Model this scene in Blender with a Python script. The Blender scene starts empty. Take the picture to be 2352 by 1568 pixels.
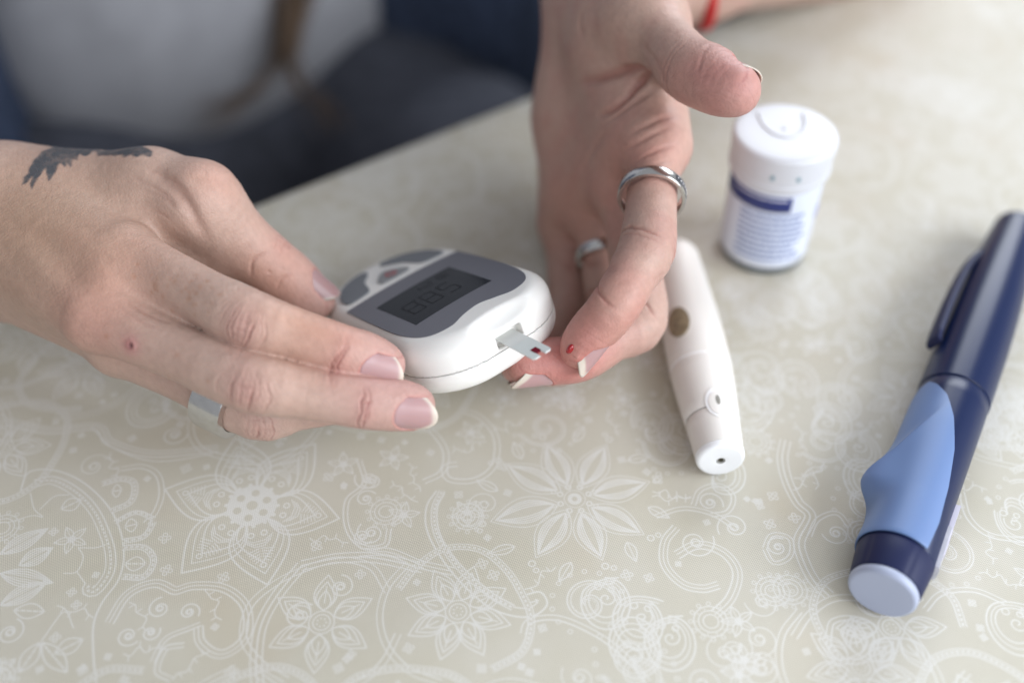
import bpy, bmesh, math, random, time
import numpy as np
from mathutils import Vector, Matrix
T0 = time.time()
random.seed(7)
rng = np.random.default_rng(11)
S = bpy.context.scene
COL = S.collection

# ------------------------------------------------------------------ camera, world, lights, exposure
cam_d = bpy.data.cameras.new('camera')
cam = bpy.data.objects.new('camera', cam_d); COL.objects.link(cam)
cam.location = (0, 0, .25)
cam.rotation_euler = (math.radians(45), 0, 0)
cam_d.sensor_width = 36; cam_d.lens = 36 * 2500 / 2352
cam_d.clip_start = .01; cam_d.clip_end = 50
cam_d.dof.use_dof = True; cam_d.dof.focus_distance = .296; cam_d.dof.aperture_fstop = 3.1
cam_d.dof.aperture_blades = 9
S.camera = cam
world = bpy.data.worlds.new('World'); S.world = world; world.use_nodes = True
wb = world.node_tree.nodes['Background']
wb.inputs[0].default_value = (.90, .93, 1.0, 1); wb.inputs[1].default_value = .31

def area(name, loc, target, sx, sy, power, color):
    l = bpy.data.lights.new(name, 'AREA'); l.shape = 'RECTANGLE'; l.size = sx; l.size_y = sy
    l.energy = power; l.color = color
    o = bpy.data.objects.new(name, l); COL.objects.link(o); o.location = loc
    o.rotation_euler = (Vector(target) - Vector(loc)).to_track_quat('-Z', 'Y').to_euler()
    return o
# big soft windows of the room the photograph was taken in
area('window_light_right', (1.25, -.30, .72), (0, .25, 0), 1.4, 1.1, 25, (.90, .94, 1))
area('window_light_front', (.15, -1.30, .75), (0, .25, 0), 1.4, .8, 8, (.93, .95, 1))
area('window_light_far', (.9, 2.2, 1.15), (.1, .3, 0), 1.6, 1.1, 36, (.88, .93, 1))
S.view_settings.view_transform = 'Standard'; S.view_settings.look = 'None'
S.view_settings.exposure = .41; S.view_settings.gamma = 1
S.cycles.max_bounces = 8; S.cycles.use_denoising = True

# ------------------------------------------------------------------ placing: a pixel of the 2352-wide photograph and a distance in mm, to a point in mm
R2 = math.sqrt(.5)
def W(px, py, d):
    x = (px - 1176) / 2500 * d; yd = (py - 784) / 2500 * d
    return np.array([x, R2 * (d - yd), 250 - R2 * (d + yd)])
def onz(px, py, z=0.):
    q = (py - 784) / 2500
    return W(px, py, (250 - z) / (R2 * (1 + q)))
def cdir(x, y, z):           # camera axes (right, up, towards the camera) to world
    return np.array([x, R2 * y - R2 * z, R2 * y + R2 * z])
def proj(P):
    x = P[:, 0]; y = P[:, 1]; z = P[:, 2] - 250
    d = R2 * (y - z); up = R2 * (y + z)
    return 1176 + 2500 * x / d, 784 - 2500 * up / d, d
def nrm(v): v = np.asarray(v, float); return v / np.linalg.norm(v)

# ------------------------------------------------------------------ objects
def tag(o, label=None, cat=None, group=None, kind=None):
    if label: o['label'] = label
    if cat: o['category'] = cat
    if group: o['group'] = group
    if kind: o['kind'] = kind
    return o
def empty(name, label, cat, loc=(0, 0, 0), group=None):
    o = bpy.data.objects.new(name, None); COL.objects.link(o); o.location = loc
    o.empty_display_size = .01
    return tag(o, label, cat, group)
def world_of(o):
    m = o.matrix_basis.copy()
    return m if o.parent is None else world_of(o.parent) @ o.matrix_parent_inverse @ m
def link(name, me, mat, parent=None):
    o = bpy.data.objects.new(name, me); COL.objects.link(o)
    if mat: me.materials.append(mat)
    if parent is not None:
        o.parent = parent
        o.matrix_parent_inverse = world_of(parent).inverted()
    return o
def mesh_np(name, V, F, mat, parent=None, smooth=True, scale=.001, colors=None, sharp=None):
    """V in mm; F a (n,4) or (n,3) array, or a list of faces"""
    me = bpy.data.meshes.new(name)
    V = np.asarray(V, np.float64) * scale
    if isinstance(F, np.ndarray):
        n, k = F.shape
        me.vertices.add(len(V)); me.vertices.foreach_set('co', V.astype(np.float32).ravel())
        me.loops.add(n * k); me.loops.foreach_set('vertex_index', F.astype(np.int32).ravel())
        me.polygons.add(n); me.polygons.foreach_set('loop_start', np.arange(0, n * k, k, dtype=np.int32))
        me.polygons.foreach_set('loop_total', np.full(n, k, np.int32))
        me.update(calc_edges=True)
    else:
        me.from_pydata([tuple(v) for v in V], [], F); me.update()
    if smooth: me.polygons.foreach_set('use_smooth', np.ones(len(me.polygons), bool))
    if sharp is not None: me.set_sharp_from_angle(angle=math.radians(sharp))
    if colors is not None:
        a = me.color_attributes.new('tint', 'FLOAT_COLOR', 'POINT')
        c = np.ones((len(V), 4), np.float32); c[:, :3] = colors
        a.data.foreach_set('color', c.ravel())
    return link(name, me, mat, parent)

# ------------------------------------------------------------------ materials
def mat(name, color, rough=.5, spec=.5, metal=0, coat=0, trans=0, sss=0, sss_r=(1, .4, .25), sss_s=.002, noise=0, nscale=300,
        bump=0, bscale=900, vcol=False, alpha=1, ior=1.45):
    m = bpy.data.materials.new(name); m.use_nodes = True
    nt = m.node_tree; b = nt.nodes['Principled BSDF']; N = nt.nodes.new; L = nt.links.new
    b.inputs['Base Color'].default_value = (*color, 1)
    b.inputs['Roughness'].default_value = rough
    b.inputs['Specular IOR Level'].default_value = spec
    b.inputs['Metallic'].default_value = metal
    b.inputs['Coat Weight'].default_value = coat; b.inputs['Coat Roughness'].default_value = .12
    b.inputs['Transmission Weight'].default_value = trans
    b.inputs['IOR'].default_value = ior
    b.inputs['Subsurface Weight'].default_value = sss
    b.inputs['Subsurface Radius'].default_value = sss_r
    b.inputs['Subsurface Scale'].default_value = sss_s
    tc = N('ShaderNodeTexCoord')
    src = None
    if vcol:
        a = N('ShaderNodeAttribute'); a.attribute_name = 'tint'; src = a.outputs['Color']
    if noise:
        n = N('ShaderNodeTexNoise'); n.inputs['Scale'].default_value = nscale; n.inputs['Detail'].default_value = 4
        L(tc.outputs['Object'], n.inputs['Vector'])
        mr = N('ShaderNodeMapRange'); mr.inputs['To Min'].default_value = 1 - noise; mr.inputs['To Max'].default_value = 1 + noise
        mr.inputs['From Min'].default_value = .3; mr.inputs['From Max'].default_value = .7
        L(n.outputs['Fac'], mr.inputs['Value'])
        mx = N('ShaderNodeVectorMath'); mx.operation = 'SCALE'
        if src: L(src, mx.inputs[0])
        else: mx.inputs[0].default_value = color
        L(mr.outputs[0], mx.inputs['Scale']); src = mx.outputs[0]
        r2 = N('ShaderNodeMapRange'); r2.inputs['To Min'].default_value = rough * .9; r2.inputs['To Max'].default_value = min(1, rough * 1.12)
        L(n.outputs['Fac'], r2.inputs['Value']); L(r2.outputs[0], b.inputs['Roughness'])
    if src: L(src, b.inputs['Base Color'])
    if bump:
        n = N('ShaderNodeTexNoise'); n.inputs['Scale'].default_value = bscale; n.inputs['Detail'].default_value = 3
        L(tc.outputs['Object'], n.inputs['Vector'])
        bp = N('ShaderNodeBump'); bp.inputs['Strength'].default_value = 1; bp.inputs['Distance'].default_value = bump
        L(n.outputs['Fac'], bp.inputs['Height']); L(bp.outputs[0], b.inputs['Normal'])
    return m

# ------------------------------------------------------------------ distance fields (mm)
def smin(a, b, k):
    h = np.maximum(k - np.abs(a - b), 0) / k
    return np.minimum(a, b) - h * h * k * .25
def cone(P, a, b, r1, r2, n=None, s=1.):
    pa = P - a.astype(np.float32); ba = (b - a).astype(np.float32)
    h = np.clip(pa @ ba / (ba @ ba), 0, 1)
    q = pa - h[:, None] * ba
    if n is not None:
        n = n.astype(np.float32)
        q = q + (q @ n)[:, None] * (s - 1) * n
    return np.sqrt((q * q).sum(1)) - (r1 + (r2 - r1) * h)
def ellipsoid(P, c, M, r):
    q = (P - c.astype(np.float32)) @ np.asarray(M, np.float32).T
    r = np.asarray(r, np.float32)
    k0 = np.sqrt(((q / r) ** 2).sum(1)); k1 = np.sqrt(((q / r ** 2) ** 2).sum(1)) + 1e-6
    return k0 * (k0 - 1) / k1
_h = rng.random(4096).astype(np.float32)
def vnoise(P, sc):
    p = P * sc; i = np.floor(p).astype(np.int64); f = p - i; f = f * f * (3 - 2 * f)
    def hh(a, b, c): return _h[((i[:, 0] + a) * 73856093 ^ (i[:, 1] + b) * 19349663 ^ (i[:, 2] + c) * 83492791) & 4095]
    x, y, z = f[:, 0], f[:, 1], f[:, 2]
    a = (hh(0,0,0)*(1-x)+hh(1,0,0)*x)*(1-y)+(hh(0,1,0)*(1-x)+hh(1,1,0)*x)*y
    b = (hh(0,0,1)*(1-x)+hh(1,0,1)*x)*(1-y)+(hh(0,1,1)*(1-x)+hh(1,1,1)*x)*y
    return (a * (1 - z) + b * z) * 2 - 1
def surface_nets(field, lo, hi, h, band=None):
    """field(P)->distance; blocks far from the surface are skipped"""
    lo = np.asarray(lo, float); hi = np.asarray(hi, float)
    B = 8
    nb = np.ceil((hi - lo) / (h * B)).astype(int); n = nb * B + 1
    cc = np.stack(np.meshgrid(*[lo[i] + (np.arange(nb[i]) + .5) * h * B for i in range(3)], indexing='ij'), -1).reshape(-1, 3).astype(np.float32)
    dc = field(cc); act = np.abs(dc) < h * B * 1.15 + (band or 2)
    G = np.repeat(np.repeat(np.repeat(np.where(dc > 0, 50., -50.).astype(np.float32).reshape(nb), B, 0), B, 1), B, 2)
    G = np.pad(G, ((0, 1),) * 3, mode='edge')
    idx = np.argwhere(act.reshape(nb))
    o = np.stack(np.meshgrid(*[np.arange(B + 1)] * 3, indexing='ij'), -1).reshape(-1, 3)
    for s in range(0, len(idx), 900):
        I = (idx[s:s + 900, None, :] * B + o[None]).reshape(-1, 3)
        G[I[:, 0], I[:, 1], I[:, 2]] = field((lo + I * h).astype(np.float32))
    s = G < 0
    c = s[:-1, :-1, :-1].astype(np.int8)
    c = sum(s[a:n[0]-1+a, b:n[1]-1+b, d:n[2]-1+d].astype(np.int8) for a in (0, 1) for b in (0, 1) for d in (0, 1))
    cells = np.argwhere((c > 0) & (c < 8))
    vid = np.full(n - 1, -1, np.int64); vid[tuple(cells.T)] = np.arange(len(cells))
    acc = np.zeros((len(cells), 3)); cnt = np.zeros(len(cells))
    corners = [(a, b, d) for a in (0, 1) for b in (0, 1) for d in (0, 1)]
    for p in corners:
        for ax in range(3):
            if p[ax]: continue
            q = list(p); q[ax] = 1
            I = cells + p; J = cells + q
            g0 = G[tuple(I.T)]; g1 = G[tuple(J.T)]
            m = (g0 < 0) != (g1 < 0)
            t = np.where(m, g0 / np.where(m, g0 - g1, 1), 0)
            pt = cells + np.array(p, float); pt[:, ax] += t
            acc[m] += pt[m]; cnt[m] += 1
    V = lo + acc / cnt[:, None] * h
    Q = []
    for ax in range(3):
        b1, b2 = (ax + 1) % 3, (ax + 2) % 3
        sl0 = [slice(None)] * 3; sl1 = [slice(None)] * 3
        sl0[ax] = slice(0, -1); sl1[ax] = slice(1, None)
        s0 = s[tuple(sl0)]; s1 = s[tuple(sl1)]
        e = np.argwhere(s0 != s1)
        e = e[(e[:, b1] > 0) & (e[:, b2] > 0) & (e[:, b1] < n[b1] - 1) & (e[:, b2] < n[b2] - 1)]
        f = s0[tuple(e.T)]
        def at(d1, d2):
            k = e.copy(); k[:, b1] += d1; k[:, b2] += d2; return vid[tuple(k.T)]
        q = np.stack([at(-1, -1), at(0, -1), at(0, 0), at(-1, 0)], 1)
        q[~f] = q[~f][:, ::-1]
        Q.append(q)
    Q = np.concatenate(Q); Q = Q[(Q >= 0).all(1)]
    return V, Q
def subdivide(V, Q):
    n = len(V)
    E = np.sort(np.stack([Q, np.roll(Q, -1, 1)], 2).reshape(-1, 2), 1)
    u, inv = np.unique(E[:, 0] * n + E[:, 1], return_inverse=True)
    mid = (V[u // n] + V[u % n]) / 2
    fc = V[Q].mean(1)
    V2 = np.concatenate([V, mid, fc]); m = inv.reshape(-1, 4) + n; c = np.arange(len(Q)) + n + len(u)
    F = np.concatenate([np.stack([Q[:, i], m[:, i], c, m[:, i - 1]], 1) for i in range(4)])
    return V2, F
def relax(V, Q, k=.5):
    a = np.zeros_like(V); c = np.zeros(len(V))
    for i in range(4):
        for j in (1, 3):
            for ax in range(3): a[:, ax] += np.bincount(Q[:, i], V[Q[:, (i + j) % 4], ax], len(V))
            c += np.bincount(Q[:, i], minlength=len(V))
    return V + k * (a / np.maximum(c, 1)[:, None] - V)
def grad(field, V, e=.25):
    V = V.astype(np.float32); g = np.zeros_like(V)
    for i in range(3):
        d = np.zeros(3, np.float32); d[i] = e
        g[:, i] = field(V + d) - field(V - d)
    return g / (2 * e)
def project(field, V, it=2):
    for _ in range(it):
        g = grad(field, V); d = field(V.astype(np.float32))
        V = V - g * np.clip(d, -1.5, 1.5)[:, None] / np.maximum((g * g).sum(1), .3)[:, None]
    return V
def compact(V, F, *more):
    u, inv = np.unique(F, return_inverse=True)
    return (V[u], inv.reshape(F.shape)) + tuple(m[u] for m in more)
def catmull(P, n=12, closed=False):
    P = np.asarray(P, float)
    if closed: Q = np.concatenate([P[-1:], P, P[:2]])
    else: Q = np.concatenate([2 * P[:1] - P[1:2], P, 2 * P[-1:] - P[-2:-1]])
    out = []
    for i in range(1, len(Q) - 2):
        t = np.linspace(0, 1, n, endpoint=False)[:, None]
        a, b, c, d = Q[i-1], Q[i], Q[i+1], Q[i+2]
        out.append(.5 * (2*b + (c-a)*t + (2*a-5*b+4*c-d)*t**2 + (-a+3*b-3*c+d)*t**3))
    if not closed: out.append(P[-1:])
    return np.concatenate(out)
# ------------------------------------------------------------------ hands
class Finger:
    def __init__(s, pts, R, dorsal, name, prof=None, flat=1.06):
        s.p = [np.asarray(p, float) for p in pts]; s.R = R; s.name = name
        prof = prof or ((1.14, 1.0, 1.07), (.96, .93), (.92, .80))
        st = []; seg = []
        P, r = [], []
        def push(a, b, rs, skip):
            n = len(rs)
            for i, q in enumerate(rs):
                t = i / (n - 1)
                if i == 0 and skip: continue
                P.append(a + (b - a) * t); r.append(q * R)
        if len(pts) == 4:
            push(s.p[0], s.p[1], prof[0], False)
            push(s.p[1], s.p[2], (prof[0][-1],) + prof[1], True)
            push(s.p[2], s.p[3], (prof[1][-1],) + prof[2], True)
        else:
            push(s.p[0], s.p[1], prof[0], False)
            push(s.p[1], s.p[2], (prof[0][-1],) + prof[1], True)
        P = np.array(P); r = np.array(r)
        C = catmull(np.column_stack([P, r]), 4)
        s.C = C
        s.lo = C[:, :3].min(0) - R * 2.2; s.hi = C[:, :3].max(0) + R * 2.2
        d = np.asarray(dorsal, float)
        s.fr = []                       # frame of each bone: along, side, dorsal
        for a, b in zip(s.p[:-1], s.p[1:]):
            t = nrm(b - a); n = nrm(d - t * (d @ t)); s.fr.append((t, np.cross(n, t), n))
        # finger pad, palmar side of the last bone
        t, b, n = s.fr[-1]
        s.pad = (s.p[-1] - t * R * .5 - n * R * .14, np.array([t, b, n]), (R * 1.15, R * .80, R * .74))
        s.flat = flat
    def f(s, P):
        out = np.full(len(P), 60, np.float32)
        m = ((P > s.lo) & (P < s.hi)).all(1)
        if not m.any(): return out
        Q = P[m]; d = None
        k = 0
        nn = s.fr[min(1, len(s.fr) - 1)][2]
        for i in range(len(s.C) - 1):
            e = cone(Q, s.C[i, :3], s.C[i+1, :3], s.C[i, 3], s.C[i+1, 3], nn, s.flat)
            d = e if d is None else np.minimum(d, e)
        d = smin(d, ellipsoid(Q, *s.pad), 2.5)
        out[m] = d
        return out
class Hand:
    def __init__(s): s.fingers = []; s.palm = []; s.k = 9; s.fk = 7
    def palmf(s, P):
        d = None
        for pr in s.palm:
            e = cone(P, *pr[1:]) if pr[0] == 'c' else ellipsoid(P, *pr[1:])
            d = e if d is None else smin(d, e, s.k)
        return d
    def f(s, P):
        D = s.palmf(P); out = D
        for F in s.fingers:
            out = smin(out, smin(D, F.f(P), getattr(F, 'k', s.fk)), .55) if out is not D else smin(D, F.f(P), getattr(F, 'k', s.fk))
        return out
    def hit(s, px, py):          # the point of the finished surface seen at a pixel
        x, y, d, V = s.seen
        m = np.flatnonzero((np.abs(x - px) < 7) & (np.abs(y - py) < 7))
        return V[m[np.argmin(d[m])]].copy() if len(m) else None
def pts_px(L): return [W(*q) for q in L]

# ---- the person's right hand (left in the picture)
RH = Hand()
RH_d = cdir(.05, -.30, .95)
ri = Finger(pts_px([(300, 598, 297), (573, 735, 280), (776, 806, 282), (876, 838, 286)]), 7.7, cdir(.10, -.36, .93), 'index')
rm = Finger(pts_px([(235, 735, 292), (575, 877, 277), (830, 922, 280.5), (946, 935, 284.5)]), 7.5, cdir(.05, -.36, .93), 'middle')
rr = Finger(pts_px([(292, 797, 307), (590, 943, 297), (765, 918, 303), (850, 900, 309)]), 7.6, cdir(.0, -.6, .8), 'ring')
rl = Finger(pts_px([(310, 765, 325), (470, 860, 321), (580, 870, 320), (650, 860, 321)]), 7.0, cdir(.0, -.6, .8), 'little')
rt = Finger(pts_px([(462, 462, 309), (608, 598, 321), (716, 682, 328)]), 9.2, cdir(.45, .72, .55), 'thumb',
            prof=((1.14, 1.0, 1.0), (.97, .80)))
rm.k = 5; ri.k = 5; rt.k = 7
RH.fingers = [ri, rm, rr, rl, rt]
wr = W(-40, 528, 322)
el_r = np.array([-395., 330, 45.])
c = lambda a, b, r1, r2, n=None, s=1.: ('c', a, b, r1, r2, n, s)
RH.palm = [
    c(W(20, 480, 319), W(270, 584, 299), 14.5, 9.3),
    c(W(0, 540, 314), W(215, 718, 294), 15.5, 9.0),
    c(W(0, 600, 322), W(265, 770, 308), 15, 8.8),
    c(W(0, 600, 336), W(300, 765, 325), 14, 8.5),
    c(W(150, 560, 312), W(262, 665, 297), 14, 10),
    c(W(60, 452, 326), W(350, 436, 314), 15, 10.2),
    c(W(350, 440, 314), W(462, 462, 309), 9.8, 10.2),
    c(W(200, 500, 322), W(370, 520, 318), 12, 8),
    c(W(150, 560, 330), W(360, 640, 322), 14, 8),
    c(W(330, 500, 318), W(500, 575, 320), 11, 8.5),
    c(W(295, 684, 296.5), W(432, 756, 292.5), 8, 6.5),
    c(wr, W(90, 520, 319), 22, 17, cdir(0, -.2, 1), 1.12),
    c(wr, wr + (el_r - wr) * .25, 22.5, 25, cdir(0, -.2, 1), 1.1),
    c(wr + (el_r - wr) * .25, el_r, 25, 38),
    c(el_r, np.array([-420., 560, 250.]), 38, 46),
]
# ---- the person's left hand (right in the picture)
LH = Hand()
li = Finger(pts_px([(1508, 335, 326), (1485, 570, 302), (1418, 693, 292.5), (1336, 800, 297)]), 7.6, cdir(.68, -.66, .22), 'index', prof=((1.14, 1.0, 1.10), (.98, .95), (.90, .72)))
lm = Finger(pts_px([(1440, 440, 342), (1470, 735, 320), (1332, 822, 307), (1216, 838, 303.5)]), 7.7, cdir(.12, -.93, .22), 'middle')
lr = Finger(pts_px([(1372, 490, 365), (1404, 725, 346), (1298, 830, 330), (1196, 836, 322)]), 7.7, cdir(.15, -.95, .05), 'ring')
ll = Finger(pts_px([(1302, 520, 381), (1308, 700, 364), (1255, 800, 350), (1200, 810, 338)]), 7.2, cdir(.15, -.95, .0), 'little')
lt = Finger(pts_px([(1482, 52, 331), (1583, 158, 306), (1686, 205, 293)]), 9.4, cdir(.36, .85, -.42), 'thumb',
            prof=((1.18, .98, 1.0), (.99, .78)))
LH.k = 13
LH.fingers = [li, lm, lr, ll, lt]
li.k = 6; lt.k = 10
wl = W(1400, -60, 378)
e_dir = nrm(W(1790, -140, 470) - wl)
el_l = wl + e_dir * 235
LH.palm = [
    c(W(1450, 20, 368), W(1508, 335, 326), 14, 9.6),
    c(W(1425, 20, 372), W(1440, 430, 343), 13, 10),
    c(W(1400, 0, 378), W(1372, 480, 365), 13, 9.5),
    c(W(1385, 0, 388), W(1302, 510, 381), 13, 9),
    c(W(1400, -50, 362), W(1482, 52, 331), 15, 12),
    c(W(1368, 60, 372), W(1306, 260, 376), 12, 11),
    c(W(1400, 100, 372), W(1405, 400, 357), 14, 11.5),
    c(W(1340, 200, 380), W(1335, 440, 374), 11, 11),
    c(W(1430, 150, 350), W(1470, 330, 336), 11, 9),
    ('e', W(1430, 60, 350), np.eye(3), (15, 17, 15)),
    c(W(1398, 40, 370), wl + cdir(3, 0, 0), 17, 20),
    c(wl, wl + e_dir * 60, 21, 22.5),
    c(wl + e_dir * 60, el_l, 22.5, 36),
    c(el_l, np.array([70., 720, 290.]), 36, 45),
]

# ------------------------------------------------------------------ nails
def nail_frame(F, roll=0., fwd=0., L=12.5, w=10.4, over=2.0, lift=.0, free=1.5):
    t, b, n = F.fr[-1]
    if roll:
        a = math.radians(roll); b, n = b * math.cos(a) + n * math.sin(a), n * math.cos(a) - b * math.sin(a)
    R = F.C[-1, 3]
    Rn = w * .5 / math.sin(math.radians(62))
    return dict(o=F.p[-1] + t * fwd, t=t, b=b, n=n, w=w, L=L, over=over, free=free, F=F, Rn=Rn, R=R, h=R * 1.02 + lift)
def nail_height(N, x, y):
    yy = np.clip(np.abs(y), 0, N['Rn'] * .97)
    s = (x - 0) / N['L']
    return N['h'] + np.sqrt(N['Rn'] ** 2 - yy ** 2) - N['Rn'] - .45 * (np.clip(s + .15, 0, 2)) ** 2 * 2.0 + np.clip(-x - 3, 0, 9) * .045
def nail_outline(N, y):        # x range of the nail at the lateral position y
    u = np.clip(np.abs(y) / (N['w'] * .5), 0, 1)
    x1 = N['R'] * .92 + N['over'] - 3.6 * u ** 2.3
    x0 = N['R'] * .92 + N['over'] - N['L'] + 3.0 * u ** 2.4
    return x0, x1
def build_nail(N, parent, matn):
    nx, ny = 34, 26
    V = []; C = []
    ym = N['w'] * .5
    pink = np.array([.42, .255, .25]) * N.get('dim', 1); pale = np.array([.43, .30, .31]) * N.get('dim', 1); white = np.array([.60, .53, .45]) * N.get('dim', 1)
    for k in (0, 1):
        for i in range(nx + 1):
            for j in range(ny + 1):
                v = -1 + 2 * j / ny; y = ym * math.sin(v * math.pi / 2 * .98) * 1.0
                x0, x1 = nail_outline(N, y); s = i / nx; x = x0 + (x1 - x0) * s
                z = float(nail_height(N, x, y)) - k * .45
                if i in (0, nx): z -= .12 * (1 - k)
                V.append(N['o'] + N['t'] * x + N['b'] * y + N['n'] * z)
                fe = 1 / (1 + math.exp(-(x - (x1 - N['free'] - .25 * math.sin(y * 1.3) + .05 * y)) * 5))
                lu = math.exp(-((x - x0) / 2.2) ** 2)
                cc = pink * (1 - .35 * lu) + pale * .35 * lu
                cc = cc * (1 - fe) + white * fe
                C.append(cc)
    n1 = (nx + 1) * (ny + 1); F = []
    for i in range(nx):
        for j in range(ny):
            a = i * (ny + 1) + j; F.append((a, a + ny + 1, a + ny + 2, a + 1)); F.append((a + n1, a + n1 + 1, a + n1 + ny + 2, a + n1 + ny + 1))
    rim = [j for j in range(ny + 1)] + [i * (ny + 1) + ny for i in range(1, nx + 1)] + [nx * (ny + 1) + j for j in range(ny - 1, -1, -1)] + [i * (ny + 1) for i in range(nx - 1, 0, -1)]
    for a, b2 in zip(rim, rim[1:] + rim[:1]): F.append((a, b2, b2 + n1, a + n1))
    V = np.array(V)
    return mesh_np('fingernail', V, np.array(F), matn, parent, colors=np.array(C))

NAILS = [
    (RH, nail_frame(ri, roll=0, L=11.6, w=9.1, over=-.3, free=1.1)),
    (RH, nail_frame(rm, roll=0, L=11.6, w=9.2, over=.5, free=1.4)),
    (RH, nail_frame(rr, L=12, w=9.6, over=1.5)), (RH, nail_frame(rl, L=10, w=8.4, over=1.5)),
    (RH, nail_frame(rt, L=11, w=9.2, over=-1.4, free=.25)),
    (LH, nail_frame(li, L=12.0, w=9.2, over=1.1, free=2.1)),
    (LH, nail_frame(lm, L=11.8, w=9.2, over=.6, free=1.7)),
    (LH, nail_frame(lr, L=11, w=8.6, over=-1.2, free=.4)), (LH, nail_frame(ll, L=10, w=8.4, over=1.5)),
    (LH, nail_frame(lt, L=11, w=10, over=-3.0, free=1.0, lift=-.1)),
]
NAILS[4][1]['dim'] = .82
def poly_dist(P, L):
    d = np.full(len(P), 99., np.float32); u = np.zeros(len(P), np.float32); tot = 0
    lens = [np.linalg.norm(b - a) for a, b in zip(L[:-1], L[1:])]; T = sum(lens)
    for a, b, l in zip(L[:-1], L[1:], lens):
        ba = (b - a).astype(np.float32); pa = P - a.astype(np.float32)
        h = np.clip(pa @ ba / max(ba @ ba, 1e-6), 0, 1)
        q = np.sqrt(((pa - h[:, None] * ba) ** 2).sum(1))
        m = q < d; d[m] = q[m]; u[m] = (tot + h[m] * l) / T; tot += l
    return d, u
def in_poly(x, y, poly):
    c = np.zeros(len(x), bool); n = len(poly)
    for i in range(n):
        x1, y1 = poly[i]; x2, y2 = poly[i - 1]
        m = ((y1 > y) != (y2 > y)) & (x < (x2 - x1) * (y - y1) / ((y2 - y1) or 1e-9) + x1)
        c ^= m
    return c

def knuckle(P, N, J, fr, col, size=1., n=4, amp=.22, seed=0, pink=.5, half=6.5):
    """wrinkle arcs over the back of a joint: returns displacement, tints col"""
    t, b, nn = fr; Q = P - J
    x = Q @ t; y = Q @ b; z = Q @ nn
    m = (np.abs(x) < 11 * size) & (np.abs(y) < 11) & (z > 0) & (z < 16)
    d = np.zeros(len(P)); X, Y = x[m], y[m]
    wob = vnoise(P[m] + seed * 7.3, .35) * .7 + vnoise(P[m] + seed * 3.1, .9) * .3
    side = np.clip(1 - (np.abs(Y) / half) ** 2.2, 0, 1)
    D = np.zeros(len(X)); c = np.zeros(len(X))
    for i in range(n):
        for sg in (-1, 1):
            x0 = sg * (.9 + 1.35 * i) * size
            line = x0 * (1 - .55 * (Y / half) ** 2) + wob
            a = amp * (1 - .13 * i) * (0.65 + .5 * math.sin(seed * 5 + i * 2.3 + sg))
            brk = np.clip(.7 + 1.1 * vnoise(P[m] + seed + i * 9 + sg * 4, .28), 0, 1)
            g = np.exp(-((X - line) / .26) ** 2) * side * brk
            D -= a * g; c += g * a / amp
    for k in range(3):                                     # short cross lines
        yy = (k - 1) * 2.4 + wob * 1.2
        g = np.exp(-((Y - yy) / .24) ** 2) * np.exp(-(X / (3 * size)) ** 2) * np.clip(.4 + vnoise(P[m] + k * 5 + seed, .4), 0, 1)
        D -= amp * .55 * g; c += g * .5
    D += .35 * np.exp(-(X / (4 * size)) ** 2 - (Y / 4.5) ** 2)
    d[m] = D
    w = np.exp(-(X / (5.5 * size)) ** 2 - (Y / 6) ** 2)[:, None]
    col[m] = col[m] * (1 - w * pink * np.array([.03, .16, .13])) * (1 - np.clip(c, 0, 1.2)[:, None] * np.array([.26, .42, .42]))
    return d
def groove(P, col, hand, pxl, depth=.5, w=.5, tint=.25, raw=False, taper=True):
    L = [q for q in ((np.asarray(p, float) if raw else hand.hit(*p)) for p in pxl) if q is not None]
    L = list(catmull(np.array(L), 5)) if len(L) > 2 else L
    bb = np.array(L); m = ((P > bb.min(0) - 3 * w - 1) & (P < bb.max(0) + 3 * w + 1)).all(1)
    d = np.zeros(len(P))
    q, u = poly_dist(P[m].astype(np.float32), L)
    g = np.exp(-(q / w) ** 2) * (np.clip(np.sin(np.pi * np.clip(u, .02, .98)), 0, 1) ** .5 if taper else 1)
    d[m] = -depth * g
    col[m] *= 1 - g[:, None] * tint * np.array([.55, 1., 1.])
    return d
def palmar(P, J, fr, col, off=0., depth=.45, w=.45, half=8, tint=.25, bow=.05):
    t, b, nn = fr; Q = P - J
    x = Q @ t; y = Q @ b; z = Q @ nn
    m = (np.abs(x) < 6) & (np.abs(y) < 11) & (z < 2.5) & (z > -16)
    d = np.zeros(len(P))
    g = np.exp(-((x[m] - off - bow * y[m] ** 2 * .3 + .35 * vnoise(P[m], .5)) / w) ** 2) * np.clip((2.5 - z[m]) / 3, 0, 1)
    d[m] = -depth * g; col[m] *= 1 - g[:, None] * tint * np.array([.5, 1., 1.])
    return d
def tint_at(P, col, c, r, mul):
    if c is None: return
    w = np.exp(-(((P - c) ** 2).sum(1)) / r ** 2)[:, None]
    col *= 1 - w * (1 - np.asarray(mul))
SKIN = np.array([.452, .312, .255])
FINE = .86
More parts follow.
